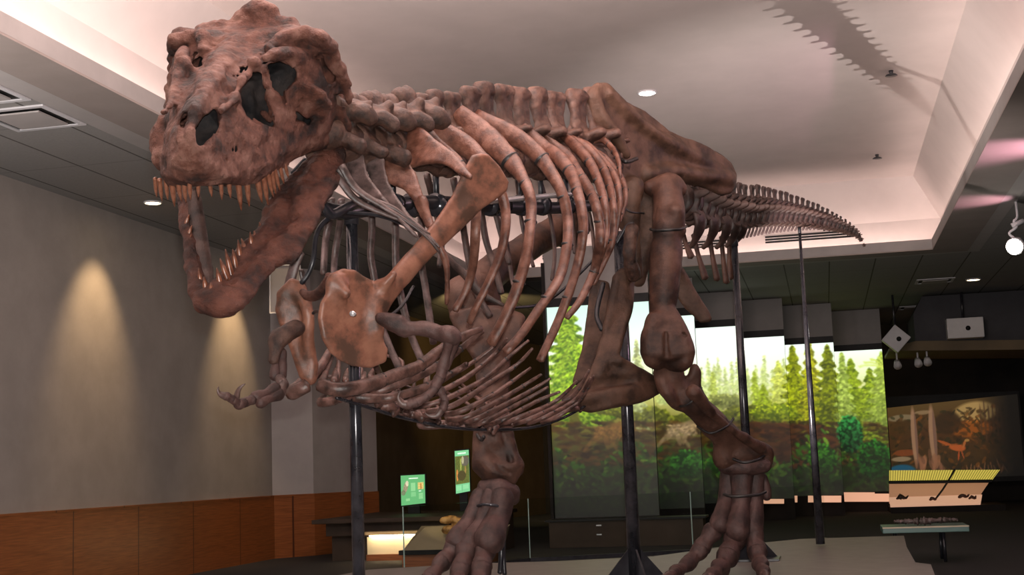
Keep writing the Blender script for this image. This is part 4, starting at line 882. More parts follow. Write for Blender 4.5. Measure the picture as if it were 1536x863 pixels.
# ---------------------------------------------------------------- backbone
def place(o, c, ax, lat, up, s):
    """orient a part built with x sideways, y along the body, z up"""
    up = np.array(up, float); ax = np.array(ax, float); ax /= np.linalg.norm(ax); up = up-ax*(up@ax); up /= np.linalg.norm(up); lat = np.cross(ax, up)
    m = Matrix(((lat[0]*s[0], ax[0]*s[1], up[0]*s[2], 0), (lat[1]*s[0], ax[1]*s[1], up[1]*s[2], 0), (lat[2]*s[0], ax[2]*s[1], up[2]*s[2], 0), (0, 0, 0, 1)))
    m.translation = Vector(np.array(c)-world_loc(SK)); o.matrix_local = m
def proto(name, clay, material):
    me = clay.mesh(name); me.materials.append(material); me.polygons.foreach_set('use_smooth', np.ones(len(me.polygons), bool)); return me
def spool(c, ln, r, waist, k=.02):
    for i in range(8):
        a, b = -ln/2+ln*i/8, -ln/2+ln*(i+1)/8; f = lambda t: r*(waist+(1-waist)*(2*t/ln)**2)
        c.cap((0, a, 0), (0, b, 0), f(a)*.9, f(b)*.9, k)
    for s in (-1, 1): c.cap((0, s*ln*.40, 0), (0, s*ln*.46, 0), r, r, .01, flat=(0, 1, 0), fk=1.3)
def blade(c, pts, r, w, k=.02):     # plate in the middle plane: list of (y,z) pairs front/back edges
    pass
def dorsal_proto(seed):
    c = Clay((-.42, -.2, -.24), (.42, .22, .60), .014)
    spool(c, .19, .135, .66); c.chain([(0, 0, .08), (0, .0, .22)], [.085, .07], .04)
    p2 = [(-.045, .16), (.05, .16), (.045, .36), (.06, .48), (.04, .50), (-.035, .50), (-.055, .47), (-.045, .34)]
    c.plate([(0, y, z) for y, z in p2], p2, .022, .03)
    c.chain([(0, -.045, .49), (0, .05, .49)], [.04, .045], .03); c.chain([(0, -.04, .25), (0, -.045, .46)], [.026, .034], .02); c.chain([(0, .045, .25), (0, .05, .46)], [.020, .03], .02)
    for s in (-1, 1):
        c.chain([(s*.04, .0, .17), (s*.09, .02, .19), (s*.13, .03, .20)], [.06, .055, .05], .03, flat=(0, 0, 1), fk=1.5, n=8)
        c.cap((s*.05, -.11, .19), (s*.06, .13, .17), .035, .03, .02); c.cap((s*.08, -.05, .02), (s*.13, -.05, .08), .04, .035, .03)
    c.noise(.011, 22, seed, 3); return proto('back_vertebra', c, M['spine'])
def neck_proto(seed):
    c = Clay((-.36, -.2, -.26), (.36, .22, .40), .014)
    spool(c, .17, .13, .72); c.chain([(0, 0, .06), (0, .02, .2)], [.10, .08], .04)
    c.chain([(0, .0, .16), (0, .04, .28)], [.06, .05], .03); c.cap((0, -.03, .29), (0, .08, .28), .055, .06, .03)
    for s in (-1, 1):
        c.chain([(s*.05, .0, .14), (s*.17, .03, .15), (s*.21, .09, .12)], [.06, .055, .055], .03, n=7); c.chain([(s*.1, -.12, .18), (s*.13, .14, .2)], [.05, .055], .03)
        c.cap((s*.12, -.02, -.05), (s*.2, .0, -.09), .05, .045, .03); c.cap((s*.14, .1, .2), (s*.17, .13, .25), .04, .035, .02)
    c.noise(.009, 24, seed, 3); return proto('neck_vertebra', c, M['spine'])
def tail_proto(seed, spine=.15, name='tail_vertebra'):
    c = Clay((-.36, -.18, -.2), (.36, .24, .5), .013)
    spool(c, .20, .14, .62); c.chain([(0, 0, .06), (0, .02, .14)], [.06, .05], .03)
    c.chain([(-.1, -.02, .1), (-.14, .05, .12)], [.03, .02], .02); c.chain([(.1, -.02, .1), (.14, .05, .12)], [.03, .02], .02); c.chain([(.09, .07, -.09), (.12, .12, -.12)], [.03, .02], .02); c.chain([(-.09, .07, -.09), (-.12, .12, -.12)], [.03, .02], .02)
    p2 = [(-.03, .12), (.07, .12), (.13, .12+spine), (.06, .14+spine), (-.01, .2)]
    c.plate([(0, y, z) for y, z in p2], p2, .014, .02); c.cap((0, .07, .12+spine), (0, .12, .12+spine), .026, .026, .02)
    for s in (-1, 1):
        c.chain([(s*.05, .0, .03), (s*.14, .03, .03), (s*.22, .05, .04)], [.045, .03, .024], .02, n=6)
        c.chain([(s*.03, -.05, .11), (s*.05, -.15, .17)], [.026, .02], .02, n=4); c.chain([(s*.03, .05, .11), (s*.03, .12, .14)], [.02, .018], .02)
    c.noise(.005, 28, seed, 2); return proto(name, c, M['darkbone'])
DP = [dorsal_proto(20+i) for i in range(3)]; NP = [neck_proto(30+i) for i in range(2)]; TP = [tail_proto(40)]
def run(name, protos, path, n, size, up=(0, 0, 1), stretch=1.0):
    """path: (px,py,depth,size) of centrum centres"""
    pts = np.array([[*P(a, b, c), s] for a, b, c, s in path]); q = spline(pts, n); T = np.gradient(q[:, :3], axis=0); sp = np.linalg.norm(T, axis=1)
    for i in range(n):
        o = bpy.data.objects.new(name, protos[i % len(protos)]); COL.objects.link(o); o.parent = SK
        s = q[i, 3]*(1+.03*rng.normal()); place(o, q[i, :3], T[i], None, np.array(up)+rng.normal(size=3)*.015, (s, min(sp[i]/.2, s*1.25)*stretch, s))
    return q
run('neck_vertebra', NP, [(505, 205, 7.30, .8), (530, 215, 7.42, .85), (556, 222, 7.56, .9), (584, 222, 7.72, .95), (612, 220, 7.9, 1.0)], 5, 1)
DQ = run('back_vertebra', DP, [(640, 235, 8.12, .70), (665, 239, 8.35, .80), (700, 240, 8.68, .88), (760, 240, 9.2, .98), (830, 243, 9.8, 1.03), (900, 246, 10.35, 1.05), (918, 250, 10.55, .95)], 12, 1)
run('sacral_vertebra', DP[:1], [(950, 262, 10.95, .55), (1000, 275, 11.4, .5), (1030, 285, 11.7, .5)], 4, 1)
run('tail_vertebra', TP, [(1022, 300, 11.55, 1.15), (1050, 312, 11.85, 1.15), (1080, 318, 12.2, 1.12), (1105, 322, 12.55, 1.05), (1135, 320, 13.0, .95), (1165, 321, 13.5, .84), (1200, 325, 14.1, .72), (1235, 333, 14.75, .58), (1262, 341, 15.3, .44), (1282, 350, 15.75, .30), (1290, 358, 15.95, .18), (1296, 368, 16.1, .12)], 34, 1, stretch=.72)
# broad curved bones at the root of the tail
for i, (x, y0, y1, D, w) in enumerate([(1040, 286, 372, 11.7, 20), (1062, 292, 372, 11.95, 19), (1082, 296, 372, 12.15, 17), (1097, 300, 370, 12.4, 14), (1108, 304, 366, 12.6, 12)]):
    bm = bmesh.new(); tube(bm, px3([(x-14, y0, D+.05), (x+w*.2, y0+24, D-.1), (x+w*.55, (y0+y1)/2+6, D-.15), (x+w*.1, y1-10, D-.05), (x-8, y1, D)]), [.03, .07, .09, .06, .02], [.02, .03, .035, .03, .02], wide=axis_at(P(x, y0, D))[0], n=22, rough=.02)
    obj('tail_process', bm, M['darkbone'], SK, True)
# chevrons under the tail
for (x, y, x2, y2, D) in [(1024, 350, 1037, 386, 11.6), (1040, 352, 1058, 418, 11.8), (1064, 352, 1076, 420, 12.0), (1082, 355, 1090, 424, 12.2), (1094, 356, 1096, 418, 12.4), (1103, 352, 1103, 412, 12.55)]:
    bm = bmesh.new(); tube(bm, px3([(x, y, D), ((x+x2)/2-1, (y+y2)/2, D), (x2, y2, D)]), [.03, .026, .045], [.02, .02, .03], wide=axis_at(P(x, y, D))[0], n=16, rough=.02)
    obj('chevron', bm, M['leg'], SK, True)
for i in range(24):
    t = i/23; x = 1112+128*t; D = 12.7+2.1*t; y = 352-6*t-4*math.sin(t*3); ln = 36-22*t
    p = P(x, y-22+8*t, D); q = P(x-3, y-6+ln*.35, D+.02)
    bm = bmesh.new(); tube(bm, [p, (p+q)/2+np.array([.02, 0, 0]), q], [.022, .02, .014], [.012]*3, wide=axis_at(p)[0], n=8, seg=8); obj('chevron', bm, M['greyrib'], SK, True)

# ---------------------------------------------------------------- ribs
def clamp(parent, c, t, r, wd=(.3, .2, 1)):
    bm = bmesh.new(); t = t/np.linalg.norm(t); tube(bm, [c-t*.005, c+t*.005], r, r*.68, n=2, seg=12, wide=wd, ends=True); obj('clamp_band', bm, M['band'], parent, True)
def rib(pts, ls, rw, rt, m, bands=(), name='rib', rough=.015, head=0):
    """a rib along traced points; head = half width of the flat blade it widens to at the spine"""
    n = len(pts); L = np.interp(np.linspace(0, 1, n), np.linspace(0, 1, len(ls)), ls); W = np.array([B(x, y, l) for (x, y), l in zip(pts, L)])
    u = np.linspace(0, 1, n); rod = np.interp(u, np.linspace(0, 1, len(rw)), rw)*1.04; thin = np.interp(u, np.linspace(0, 1, len(rt)), rt)*1.15
    T = np.gradient(W, axis=0); T /= np.linalg.norm(T, axis=1)[:, None]; V = W-EYE; V /= np.linalg.norm(V, axis=1)[:, None]
    D = np.cross(T, V); D /= np.linalg.norm(D, axis=1)[:, None]
    if D[0][2] > 0: D = -D
    if head:
        k = np.clip(1-u/.42, 0, 1)**1.1; wide = np.maximum(rod, head*k+rod*(1-k)); k0 = np.interp(u, [0, .10, 1], [.55, 1, 1]); wide = wide*k0
        W = W+D*(wide-rod)[:, None]; rod = wide; thin = np.minimum(thin, .02+(.5*thin)*(1-k)) if head > .04 else thin
    bm = bmesh.new(); C, T = tube(bm, W, list(rod), list(thin), wide=D[0], n=46, seg=14, rough=rough); o = obj(name, bm, m, SK, True)
    for b in bands:
        i = int(b*(len(C)-1)); k = i/(len(C)-1); clamp(o, C[i], T[i], np.interp(k, u, rod)*1.1, D[int(round(k*(n-1)))])
    return o
LR = [
 ([(618, 186), (650, 214), (680, 238), (700, 262), (710, 285), (714, 312), (713, 350), (711, 384), (707, 410), (698, 438), (682, 466)], [.15, .5, .7, .72, .6, .5], [.05, .045, .03, .03, .026, .02]),
 ([(623, 172), (658, 192), (695, 211), (720, 233), (738, 255), (751, 287), (758, 315), (758, 345), (751, 380), (740, 407), (728, 433), (712, 465), (704, 484)], [.15, .5, .75, .78, .7, .55], [.05, .05, .034, .03, .026, .02]),
 ([(686, 167), (720, 189), (745, 211), (770, 239), (784, 262), (794, 290), (797, 313), (794, 353), (789, 385), (782, 413), (771, 445), (754, 483), (736, 516)], [.15, .5, .78, .82, .78, .6], [.05, .05, .036, .034, .036, .034]),
 ([(714, 172), (736, 182), (764, 195), (790, 212), (812, 234), (831, 264), (844, 292), (851, 325), (852, 352), (849, 379), (841, 412), (827, 438), (806, 467), (782, 502), (758, 528)], [.15, .5, .78, .84, .8, .62], [.04, .04, .036, .034, .034, .03]),
 ([(782, 192), (816, 219), (838, 234), (857, 258), (866, 285), (872, 313), (875, 340), (873, 362), (868, 390), (854, 438), (835, 487), (810, 541)], [.15, .5, .8, .84, .75, .6], [.045, .04, .036, .034, .03, .028]),
 ([(812, 208), (849, 232), (869, 261), (886, 287), (895, 313), (900, 339), (900, 362), (896, 383), (891, 408), (870, 451), (850, 477)], [.15, .5, .8, .82, .7, .6], [.04, .038, .034, .034, .03, .02]),
 ([(840, 205), (862, 217), (884, 242), (898, 273), (907, 308), (909, 345), (905, 369), (898, 392), (886, 418)], [.15, .5, .78, .78, .6], [.04, .036, .032, .03, .02]),
 ([(852, 208), (877, 219), (902, 247), (914, 278), (919, 308), (920, 339), (917, 366), (907, 390), (890, 426)], [.15, .45, .74, .74, .6], [.036, .034, .03, .03, .02]),
 ([(866, 212), (884, 222), (908, 245), (924, 270), (929, 297), (928, 318), (924, 345), (914, 372)], [.15, .42, .68, .68, .6], [.034, .032, .028, .026, .02]),
 ([(876, 226), (900, 233), (922, 254), (935, 276), (938, 297), (935, 313), (926, 338), (920, 352)], [.15, .38, .6, .6, .55], [.032, .03, .026, .024, .02]),
 ([(882, 214), (902, 209), (919, 224), (928, 243), (930, 262), (931, 275)], [.12, .3, .5, .5], [.028, .026, .022, .018])]
for i, (pts, ls, rw) in enumerate(LR):
    rib(pts, ls, rw, [w*.62 for w in rw], M['rib'], bands=(.30, .45, .62, .80) if i > 1 else (.35,), head=(.06, .085, .10, .08, .06, .055, .045, .04, .035, 0, 0)[i])
# webbed heads of the front ribs
def plate_part(name, poly, depth, r, m, parent=SK, hres=.011, k=.012, extra=(), noise=(.003, 20), lab=None, cuts=()):
    """traced outline; depth(px,py) in metres from the lens; rounded plate of half thickness r"""
    q = [P(x, y, depth(x, y)) for x, y in poly]; allp = list(q)
    for e in extra: allp += [P(*p) for p in e[0]]
    rmax = max([r]+[max(e[1]) for e in extra]); c = clay_for(allp, rmax+.04, hres)
    if len(poly): c.plate(q, poly, r, k)
    for e in extra: c.chain([P(*p) for p in e[0]], e[1], e[2] if len(e) > 2 else .02, n=max(8, 4*len(e[0])))
    for pts_, rs_ in cuts:
        keep = c.d; c.d = np.full(c.n, 1.0, np.float32); c.chain([P(*p) for p in pts_], rs_, .01, n=10); cut = c.d; c.d = np.maximum(keep, -cut)
    if noise: c.noise(noise[0], noise[1], len(poly)*7+int(abs(poly[0][0])) if len(poly) else 5, 3)
    o = c.build(name, m, parent)
    if lab: o['label'] = lab
    return o
def lin_d(p0, d0, p1, d1):
    p0, p1 = np.array(p0, float), np.array(p1, float); e = p1-p0; return lambda x, y: d0+(d1-d0)*float(((np.array([x, y])-p0)@e)/(e@e))
dW = lin_d((610, 185), 7.75, (705, 265), 7.25)
plate_part('rib_head_web', [(615, 182), (632, 194), (652, 212), (678, 230), (692, 246), (706, 266), (690, 258), (672, 246), (655, 242), (637, 244), (616, 250), (610, 236), (612, 205)], dW, .014, M['rib'])
# neck ribs
plate_part('neck_rib', [(522, 222), (542, 221), (551, 264), (574, 300), (588, 320), (570, 308), (545, 288), (524, 268)], lin_d((530, 220), 7.4, (588, 320), 7.2), .012, M['greyrib'], extra=[([(574, 300, 7.23), (600, 330, 7.2), (626, 356, 7.2)], [.014, .01, .006])])
plate_part('neck_rib', [(546, 216), (562, 210), (572, 236), (581, 276), (612, 325), (634, 347), (597, 320), (562, 284), (552, 250)], lin_d((555, 212), 7.5, (634, 347), 7.25), .012, M['greyrib'], extra=[([(610, 325, 7.28), (640, 352, 7.25), (660, 372, 7.25)], [.013, .01, .006])])
plate_part('neck_rib', [(586, 217), (594, 212), (604, 232), (621, 261), (634, 300), (648, 343), (638, 338), (622, 300), (608, 282), (584, 272), (578, 262)], lin_d((590, 215), 7.6, (648, 343), 7.3), .013, M['rib'], extra=[([(634, 300, 7.38), (648, 343, 7.32), (661, 373, 7.3), (669, 396, 7.32), (671, 424, 7.35), (670, 455, 7.4)], [.026, .024, .02, .018, .015, .01])])
for pts in ([(512, 248), (533, 282), (573, 309), (610, 332), (640, 356), (660, 380)], [(505, 262), (530, 296), (560, 314), (598, 330), (625, 345)], [(508, 252), (525, 272), (550, 296), (590, 312), (622, 336), (645, 352)]):
    bm = bmesh.new(); W = [P(x, y, 7.15+i*.02) for i, (x, y) in enumerate(pts)]; tube(bm, W, [.024, .02, .012, .006], [.01]*2, wide=(0, 0, 1), n=26, rough=.01); obj('neck_rib', bm, M['greyrib'], SK, True)
# far-side ribs seen through the cage
RR = [
 ([(497, 300), (494, 330), (488, 365), (485, 410)], 7.6, .025), ([(512, 300), (510, 336), (503, 378), (501, 409), (503, 440)], 7.7, .025),
 ([(540, 262), (555, 300), (558, 345), (556, 383), (562, 420), (566, 455), (574, 493), (587, 526), (601, 558)], 7.95, .030),
 ([(575, 262), (590, 300), (593, 345), (594, 399), (600, 438), (609, 477), (620, 512), (634, 544)], 8.15, .032),
 ([(612, 262), (630, 310), (632, 350), (632, 392), (638, 431), (645, 480), (650, 515)], 8.35, .032),
 ([(640, 262), (655, 320), (662, 360), (660, 400)], 8.55, .028),
 ([(680, 268), (693, 331), (698, 361), (704, 395), (716, 440), (735, 475)], 8.75, .03), ([(706, 268), (721, 315), (729, 361), (741, 398), (752, 440)], 8.95, .03),
 ([(728, 268), (742, 315), (752, 352), (764, 395)], 9.15, .028), ([(745, 268), (761, 372), (768, 419), (776, 445)], 9.35, .022), ([(775, 268), (784, 340), (800, 400)], 9.6, .02),
 ([(810, 268), (826, 330), (832, 380), (828, 420)], 9.9, .02), ([(842, 268), (858, 330), (862, 380)], 10.2, .02), ([(870, 268), (886, 330), (892, 380)], 10.5, .02)]
for i, (pts, D, r) in enumerate(RR):
    bm = bmesh.new(); n = len(pts); tube(bm, [P(x, y, D+.15*math.sin(math.pi*k/(n-1))) for k, (x, y) in enumerate(pts)], [r, r*.95, r*.8], [r*.7]*3, wide=axis_at(P(*pts[0], D))[0], n=30, rough=.02); obj('rib', bm, M['greyrib' if i < 5 else 'darkbone'], SK, True)
for pts, D, r in ([(450, 378), (442, 398), (433, 431)], 7.45, .032), ([(452, 405), (458, 440), (462, 468)], 7.6, .018):
    bm = bmesh.new(); tube(bm, [P(x, y, D) for x, y in pts], r, r*.6, n=14, rough=.01); obj('rib', bm, M['greyrib'], SK, True)
bm = bmesh.new(); W = px3([(660, 372, 8.6), (676, 392, 8.55), (700, 415, 8.5), (720, 440, 8.5), (742, 452, 8.5), (755, 458, 8.5)]); tube(bm, W, [.02, .026, .03, .012], [.012]*2, n=20); obj('rib', bm, M['darkbone'], SK, True)

# ---------------------------------------------------------------- belly ribs
GS = [[(480, 577), (497, 584), (523, 584), (558, 576), (593, 563), (628, 550), (664, 523), (692, 505), (722, 493)],
 [(548, 590), (567, 587), (602, 574), (636, 560), (666, 543), (695, 520), (724, 497)], [(530, 596), (560, 598), (584, 597), (619, 588), (654, 574), (690, 553), (700, 546)],
 [(600, 600), (630, 592), (660, 573), (712, 542), (743, 519)], [(612, 606), (655, 590), (702, 565), (743, 531), (753, 518), (760, 508)], [(620, 612), (660, 602), (723, 571), (764, 535), (793, 511)],
 [(640, 618), (681, 608), (743, 569), (777, 546), (799, 523)], [(655, 622), (691, 617), (743, 590), (796, 552)], [(672, 630), (702, 625), (754, 598), (790, 576), (812, 562)],
 [(690, 633), (714, 629), (764, 604), (800, 584), (826, 568)], [(700, 637), (724, 634), (785, 602), (822, 581)], [(728, 638), (752, 631), (806, 602), (840, 588)],
 [(750, 637), (778, 627), (827, 606), (850, 588), (865, 572)], [(770, 637), (797, 628), (848, 602), (868, 584), (884, 555)], [(790, 636), (817, 626), (858, 604), (874, 588), (886, 567)], [(812, 634), (838, 624), (868, 602), (880, 585), (891, 564)]]
for i, g in enumerate(GS):
    big = .040 if i == 0 else (.027 if i < 3 else .0175); n = len(g); W = [B(x, y, l) for (x, y), l in zip(g, np.interp(np.linspace(0, 1, n), [0, .3, 1], [.04, .22, .52]))]
    bm = bmesh.new(); C, T = tube(bm, W, [big, big, big*.85, big*.5], [big*.75]*3+[big*.4], n=30, seg=10, rough=.03); o = obj('belly_rib', bm, M['gastralia'], SK, True)
    for b in (.35, .6, .82): k = int(b*29); clamp(o, C[k], T[k], big*(1.0 if b < .7 else .9))
    # its fellow on the far side
    Q = []
    for w, l in zip(W, np.interp(np.linspace(0, 1, n), [0, .3, 1], [.04, .22, .52])):
        ax_, nn = axis_at(w); Q.append(w-nn*2*l)
    bm = bmesh.new(); tube(bm, Q, [big, big, big*.8, big*.5], [big*.7]*3+[big*.4], n=24, seg=8, rough=.03); obj('belly_rib', bm, M['gastralia'], SK, True)
keel = [(505, 592), (545, 604), (590, 618), (630, 628), (680, 637), (740, 640), (800, 636), (845, 622), (885, 600)]
for j, ((x0, y0), (x1, y1)) in enumerate(zip(keel[:-1], keel[1:])):
    for t in (.15, .5, .85):
        x, y = x0+(x1-x0)*t, y0+(y1-y0)*t; p = B(x, y-4, 0); bm = bmesh.new(); v = rng.normal(size=3)*.035; tube(bm, [p-v-[0, .05, 0], p+[0, 0, .012], p+v+[0, .06, 0]], [.02, .034, .018], [.015, .026, .014], n=8, seg=8, rough=.08); obj('belly_knuckle', bm, M['gastralia'], SK, True)
bm = bmesh.new(); tube(bm, [B(x, y+5, 0) for x, y in keel], .011, n=50, seg=8); obj('belly_rod', bm, M['polished'], SK, True)
for (x, y, x2, y2) in [(482, 577, 498, 537), (501, 572, 509, 545), (519, 572, 522, 555), (545, 572, 547, 560), (556, 568, 562, 553), (562, 545, 577, 570), (612, 565, 614, 555), (640, 578, 643, 560)]:
    bm = bmesh.new(); tube(bm, [B(x, y, -.25), B((x+x2)/2-1, (y+y2)/2, -.38), B(x2, y2, -.46)], [.024, .022, .012], n=10, seg=8, rough=.03); obj('belly_rib', bm, M['gastralia'], SK, True)

# ---------------------------------------------------------------- shoulder blades and arms
sc = [(711, 238), (722, 235), (730, 236), (745, 252), (758, 274), (756, 284), (740, 296), (720, 308), (689, 340), (660, 367), (642, 381), (626, 400), (613, 417), (601, 428), (593, 437), (583, 452), (580, 461), (576, 470), (568, 477), (565, 492), (567, 508), (576, 526), (574, 539), (556, 547), (528, 545), (512, 538), (499, 526), (487, 505), (482, 478), (485, 455), (493, 441), (494, 425), (500, 413), (514, 407), (530, 409), (544, 418), (561, 425), (577, 424), (590, 412), (604, 395), (630, 364), (658, 333), (683, 296), (700, 258)]
dS = lambda x, y: 6.86+.62*np.clip((x-485)/265., 0, 1.05)+.04*math.sin((x-485)/90.)
plate_part('shoulder_blade', sc, dS, .018, M['scapula'], hres=.009, k=.01, noise=(.003, 12),
           extra=[([(x, y, float(dS(x, y))) for x, y in ((700, 308), (680, 330), (640, 372), (600, 415), (578, 445))], [.012, .02, .030, .034, .03], .06), ([(568, 450, 7.06), (563, 475, 7.045), (567, 495, 7.05)], [.022, .024, .022], .08), ([(505, 425, 6.9), (520, 440, 6.88)], [.02, .02], .09), ([(577, 426, 7.05), (590, 412, 7.05)], [.02, .02], .08)],
           lab='pale brown shoulder blade with a fan shaped plate at its lower end')
bm = bmesh.new(); c = P(533, 472, 6.84); cyl(bm, c-[0, .02, 0], c-[0, .05, 0], .014); obj('mount_bolt', bm, M['whitemetal'], SK, True)
rs = [(424, 443), (439, 425), (451, 431), (460, 452), (464, 470), (464, 507), (469, 549), (466, 570), (457, 561), (445, 528), (433, 500), (421, 464)]
plate_part('shoulder_blade', rs, lambda x, y: 7.35, .03, M['scapula'], extra=[([(445, 435, 7.35), (462, 470, 7.3), (462, 520, 7.33), (464, 565, 7.4)], [.03, .035, .035, .025])])
bm = bmesh.new(); tube(bm, px3([(454, 438, 7.3), (462, 444, 7.2), (474, 443, 7.1), (484, 434, 7.0), (491, 420, 6.95), (494, 412, 6.95)]), [.02, .026, .03, .03, .026, .02], n=20, rough=.03); obj('wishbone', bm, M['jaw'], SK, True)
def bone(name, pts, rs, m, parent=SK, hres=.010, k=.03, noise=(.004, 24), n=None, extra=()):
    allp = [P(*p) for p in pts]
    for e in extra: allp += [P(*p) for p in e[0]]
    c = clay_for(allp, max(list(rs)+[max(e[1]) for e in extra]+[0])+.05, hres); c.chain([P(*p) for p in pts], rs, k, n=n or 4*len(pts))
    for e in extra: c.chain([P(*p) for p in e[0]], e[1], k, n=max(4, 3*len(e[0])))
    if noise: c.noise(noise[0], noise[1], int(pts[0][0]), 3)
    return c.build(name, m, parent)
# left arm
bone('upper_arm', [(572, 478, 7.0), (590, 483, 6.98), (605, 491, 6.97), (640, 494, 6.95), (662, 502, 6.93), (678, 504, 6.92)], [.04, .05, .036, .034, .036, .045], M['footbone'], hres=.008, extra=[([(600, 480, 6.95), (607, 498, 6.97)], [.03, .03]), ([(672, 498, 6.9), (680, 508, 6.95)], [.035, .035])])
def digit(name, pts, rs, m, parent=SK, nseg=None):
    """a row of separate finger or toe bones"""
    for i in range(len(pts)-1):
        a, b = np.array(P(*pts[i])), np.array(P(*pts[i+1])); r0, r1 = rs[i], rs[i+1]; c = clay_for([a, b], max(r0, r1)*1.5+.03, max(.006, min(r0, r1)*.22)); ln = np.linalg.norm(b-a); d = (b-a)/ln
        a2, b2 = a+d*r0*.35, b-d*r1*.35; m1 = (a2+b2)/2; c.chain([a2, m1, b2], [r0, min(r0, r1)*.72, r1], .02, n=7); c.noise(.003, 40, i, 2); c.build(name, m, parent)
def claw(pts, r, m=None, parent=SK, name='claw'):
    bm = bmesh.new(); tube(bm, px3(pts), [r, r*.85, r*.5, r*.1], [r*.7, r*.6, r*.35, r*.1], n=16, seg=10, rough=.01); return obj(name, bm, m or M['claw'], parent, True)
for dx, dd in ((0, 0), (7, .05)): bone('forearm', [(675+dx, 512, 6.92+dd), (670+dx, 530, 6.94+dd), (663+dx*.6, 552, 6.95+dd)], [.03, .02, .026], M['footbone'], hres=.007)
digit('wrist_bone', [(663, 553, 6.95), (660, 567, 6.94), (652, 582, 6.92)], [.03, .028, .028], M['footbone'])
digit('finger_bone', [(652, 582, 6.92), (641, 594, 6.9), (626, 604, 6.88), (612, 607, 6.87)], [.026, .026, .026, .024], M['footbone'])
claw([(614, 607, 6.87), (604, 606, 6.86), (598, 597, 6.85), (600, 588, 6.85)], .026)
digit('finger_bone', [(660, 584, 6.98), (668, 602, 6.98), (664, 614, 6.97)], [.024, .022, .022], M['footbone'])
claw([(665, 612, 6.97), (655, 624, 6.95), (644, 624, 6.94), (637, 620, 6.94)], .022)
# right arm
bone('upper_arm', [(443, 492, 7.25), (430, 500, 7.2), (415, 518, 7.15), (411, 540, 7.12)], [.05, .05, .035, .03], M['spine'], hres=.008, extra=[([(418, 505, 7.2), (412, 515, 7.18)], [.04, .035])])
for dx, dd in ((0, 0), (10, .04)): bone('forearm', [(413+dx, 530, 7.15+dd), (413+dx, 548, 7.12+dd), (412+dx, 564, 7.1+dd)], [.03, .02, .025], M['footbone'], hres=.007)
for pts in ([(418, 566, 7.08), (424, 575, 7.06), (420, 590, 7.03)], ): digit('wrist_bone', pts, [.03, .03, .03], M['claw'])
for o_ in ((0, 0), (6, 9)): digit('hand_bone', [(414+o_[0], 582+o_[1], 7.02), (382+o_[0], 596+o_[1], 6.9)], [.032, .03], M['footbone'])
digit('finger_bone', [(380, 600, 6.88), (368, 604, 6.84), (357, 608, 6.8)], [.03, .028, .03], M['footbone'])
digit('finger_bone', [(358, 606, 6.8), (348, 600, 6.76), (338, 594, 6.73)], [.024, .022, .024], M['footbone'])
claw([(354, 600, 6.8), (357, 588, 6.78), (362, 580, 6.77), (368, 576, 6.77)], .024)
claw([(340, 595, 6.73), (331, 592, 6.71), (327, 586, 6.7), (328, 580, 6.7)], .02)

# ---------------------------------------------------------------- hips
il = [(885, 147), (889, 138), (897, 132), (908, 132), (918, 142), (932, 157), (965, 174), (984, 186), (999, 199), (1014, 208), (1032, 214), (1050, 220), (1066, 228), (1082, 238), (1093, 248), (1100, 262), (1099, 276), (1093, 286), (1080, 287), (1066, 281), (1048, 274), (1032, 271), (1009, 268), (990, 267), (972, 265), (962, 274), (952, 291), (946, 312), (945, 338), (934, 338), (931, 305), (928, 270), (928, 244), (942, 236), (930, 226), (920, 214), (911, 203), (898, 190), (890, 172)]
dI = lambda x, y: 10.25+1.25*np.clip((x-885)/215., 0, 1.1)
plate_part('hip_blade', il, dI, .03, M['pelvis'], hres=.013, k=.02, noise=(.007, 9),
           extra=[([(893, 145, 10.27), (905, 175, 10.3), (925, 205, 10.38), (940, 232, 10.45)], [.04, .05, .045, .04], .05), ([(915, 140, 10.35), (950, 175, 10.55), (1000, 212, 10.85), (1060, 245, 11.25), (1088, 265, 11.4)], [.03, .04, .05, .05, .045], .06), ([(1095, 268, 11.45), (1060, 265, 11.2), (1010, 258, 10.9), (972, 262, 10.7)], [.05, .05, .05, .06], .05), ([(950, 280, 10.5), (946, 330, 10.5), (952, 390, 10.55), (956, 412, 10.6)], [.09, .08, .06, .05], .05)], cuts=[([(918, 150, 10.2), (930, 180, 10.25), (945, 210, 10.32)], [.015, .025, .015]), ([(975, 208, 10.55), (996, 220, 10.68)], [.012, .016]), ([(1022, 240, 10.85), (1050, 252, 11.05)], [.012, .018])], lab='long brown hip blade capping the top of the pelvis')
plate_part('hip_blade', il, lambda x, y: dI(x, y)+.62, .03, M['pelvis'], hres=.016, k=.02, noise=(.007, 9))
bone('hip_socket', [(968, 300, 10.75), (975, 335, 10.75), (966, 375, 10.75), (958, 420, 10.8)], [.10, .09, .075, .06], M['pelvis'], hres=.014, k=.05, extra=[([(985, 345, 11.0), (990, 385, 11.0)], [.07, .05])])
dPb = lambda x, y: 10.5-.5*np.clip((y-400)/190., 0, 1)+.3*np.clip((x-930)/60., 0, 1)
plate_part('pubis', [(925, 418), (936, 412), (946, 420), (942, 460), (930, 505), (922, 536), (930, 541), (952, 556), (984, 571), (986, 586), (975, 592), (948, 600), (915, 606), (885, 612), (862, 606), (850, 600), (870, 585), (886, 566), (898, 540), (908, 505), (917, 460)], dPb, .035, M['pelvis'], hres=.013, noise=(.006, 12), extra=[([(935, 415, 10.5), (928, 470, 10.38), (915, 520, 10.22), (900, 560, 10.1)], [.06, .055, .05, .05], .03), ([(870, 598, 9.95), (930, 590, 10.05), (978, 580, 10.3)], [.04, .05, .045], .05), ([(920, 540, 10.15), (945, 565, 10.2), (965, 580, 10.25)], [.03, .03, .03], .05)])
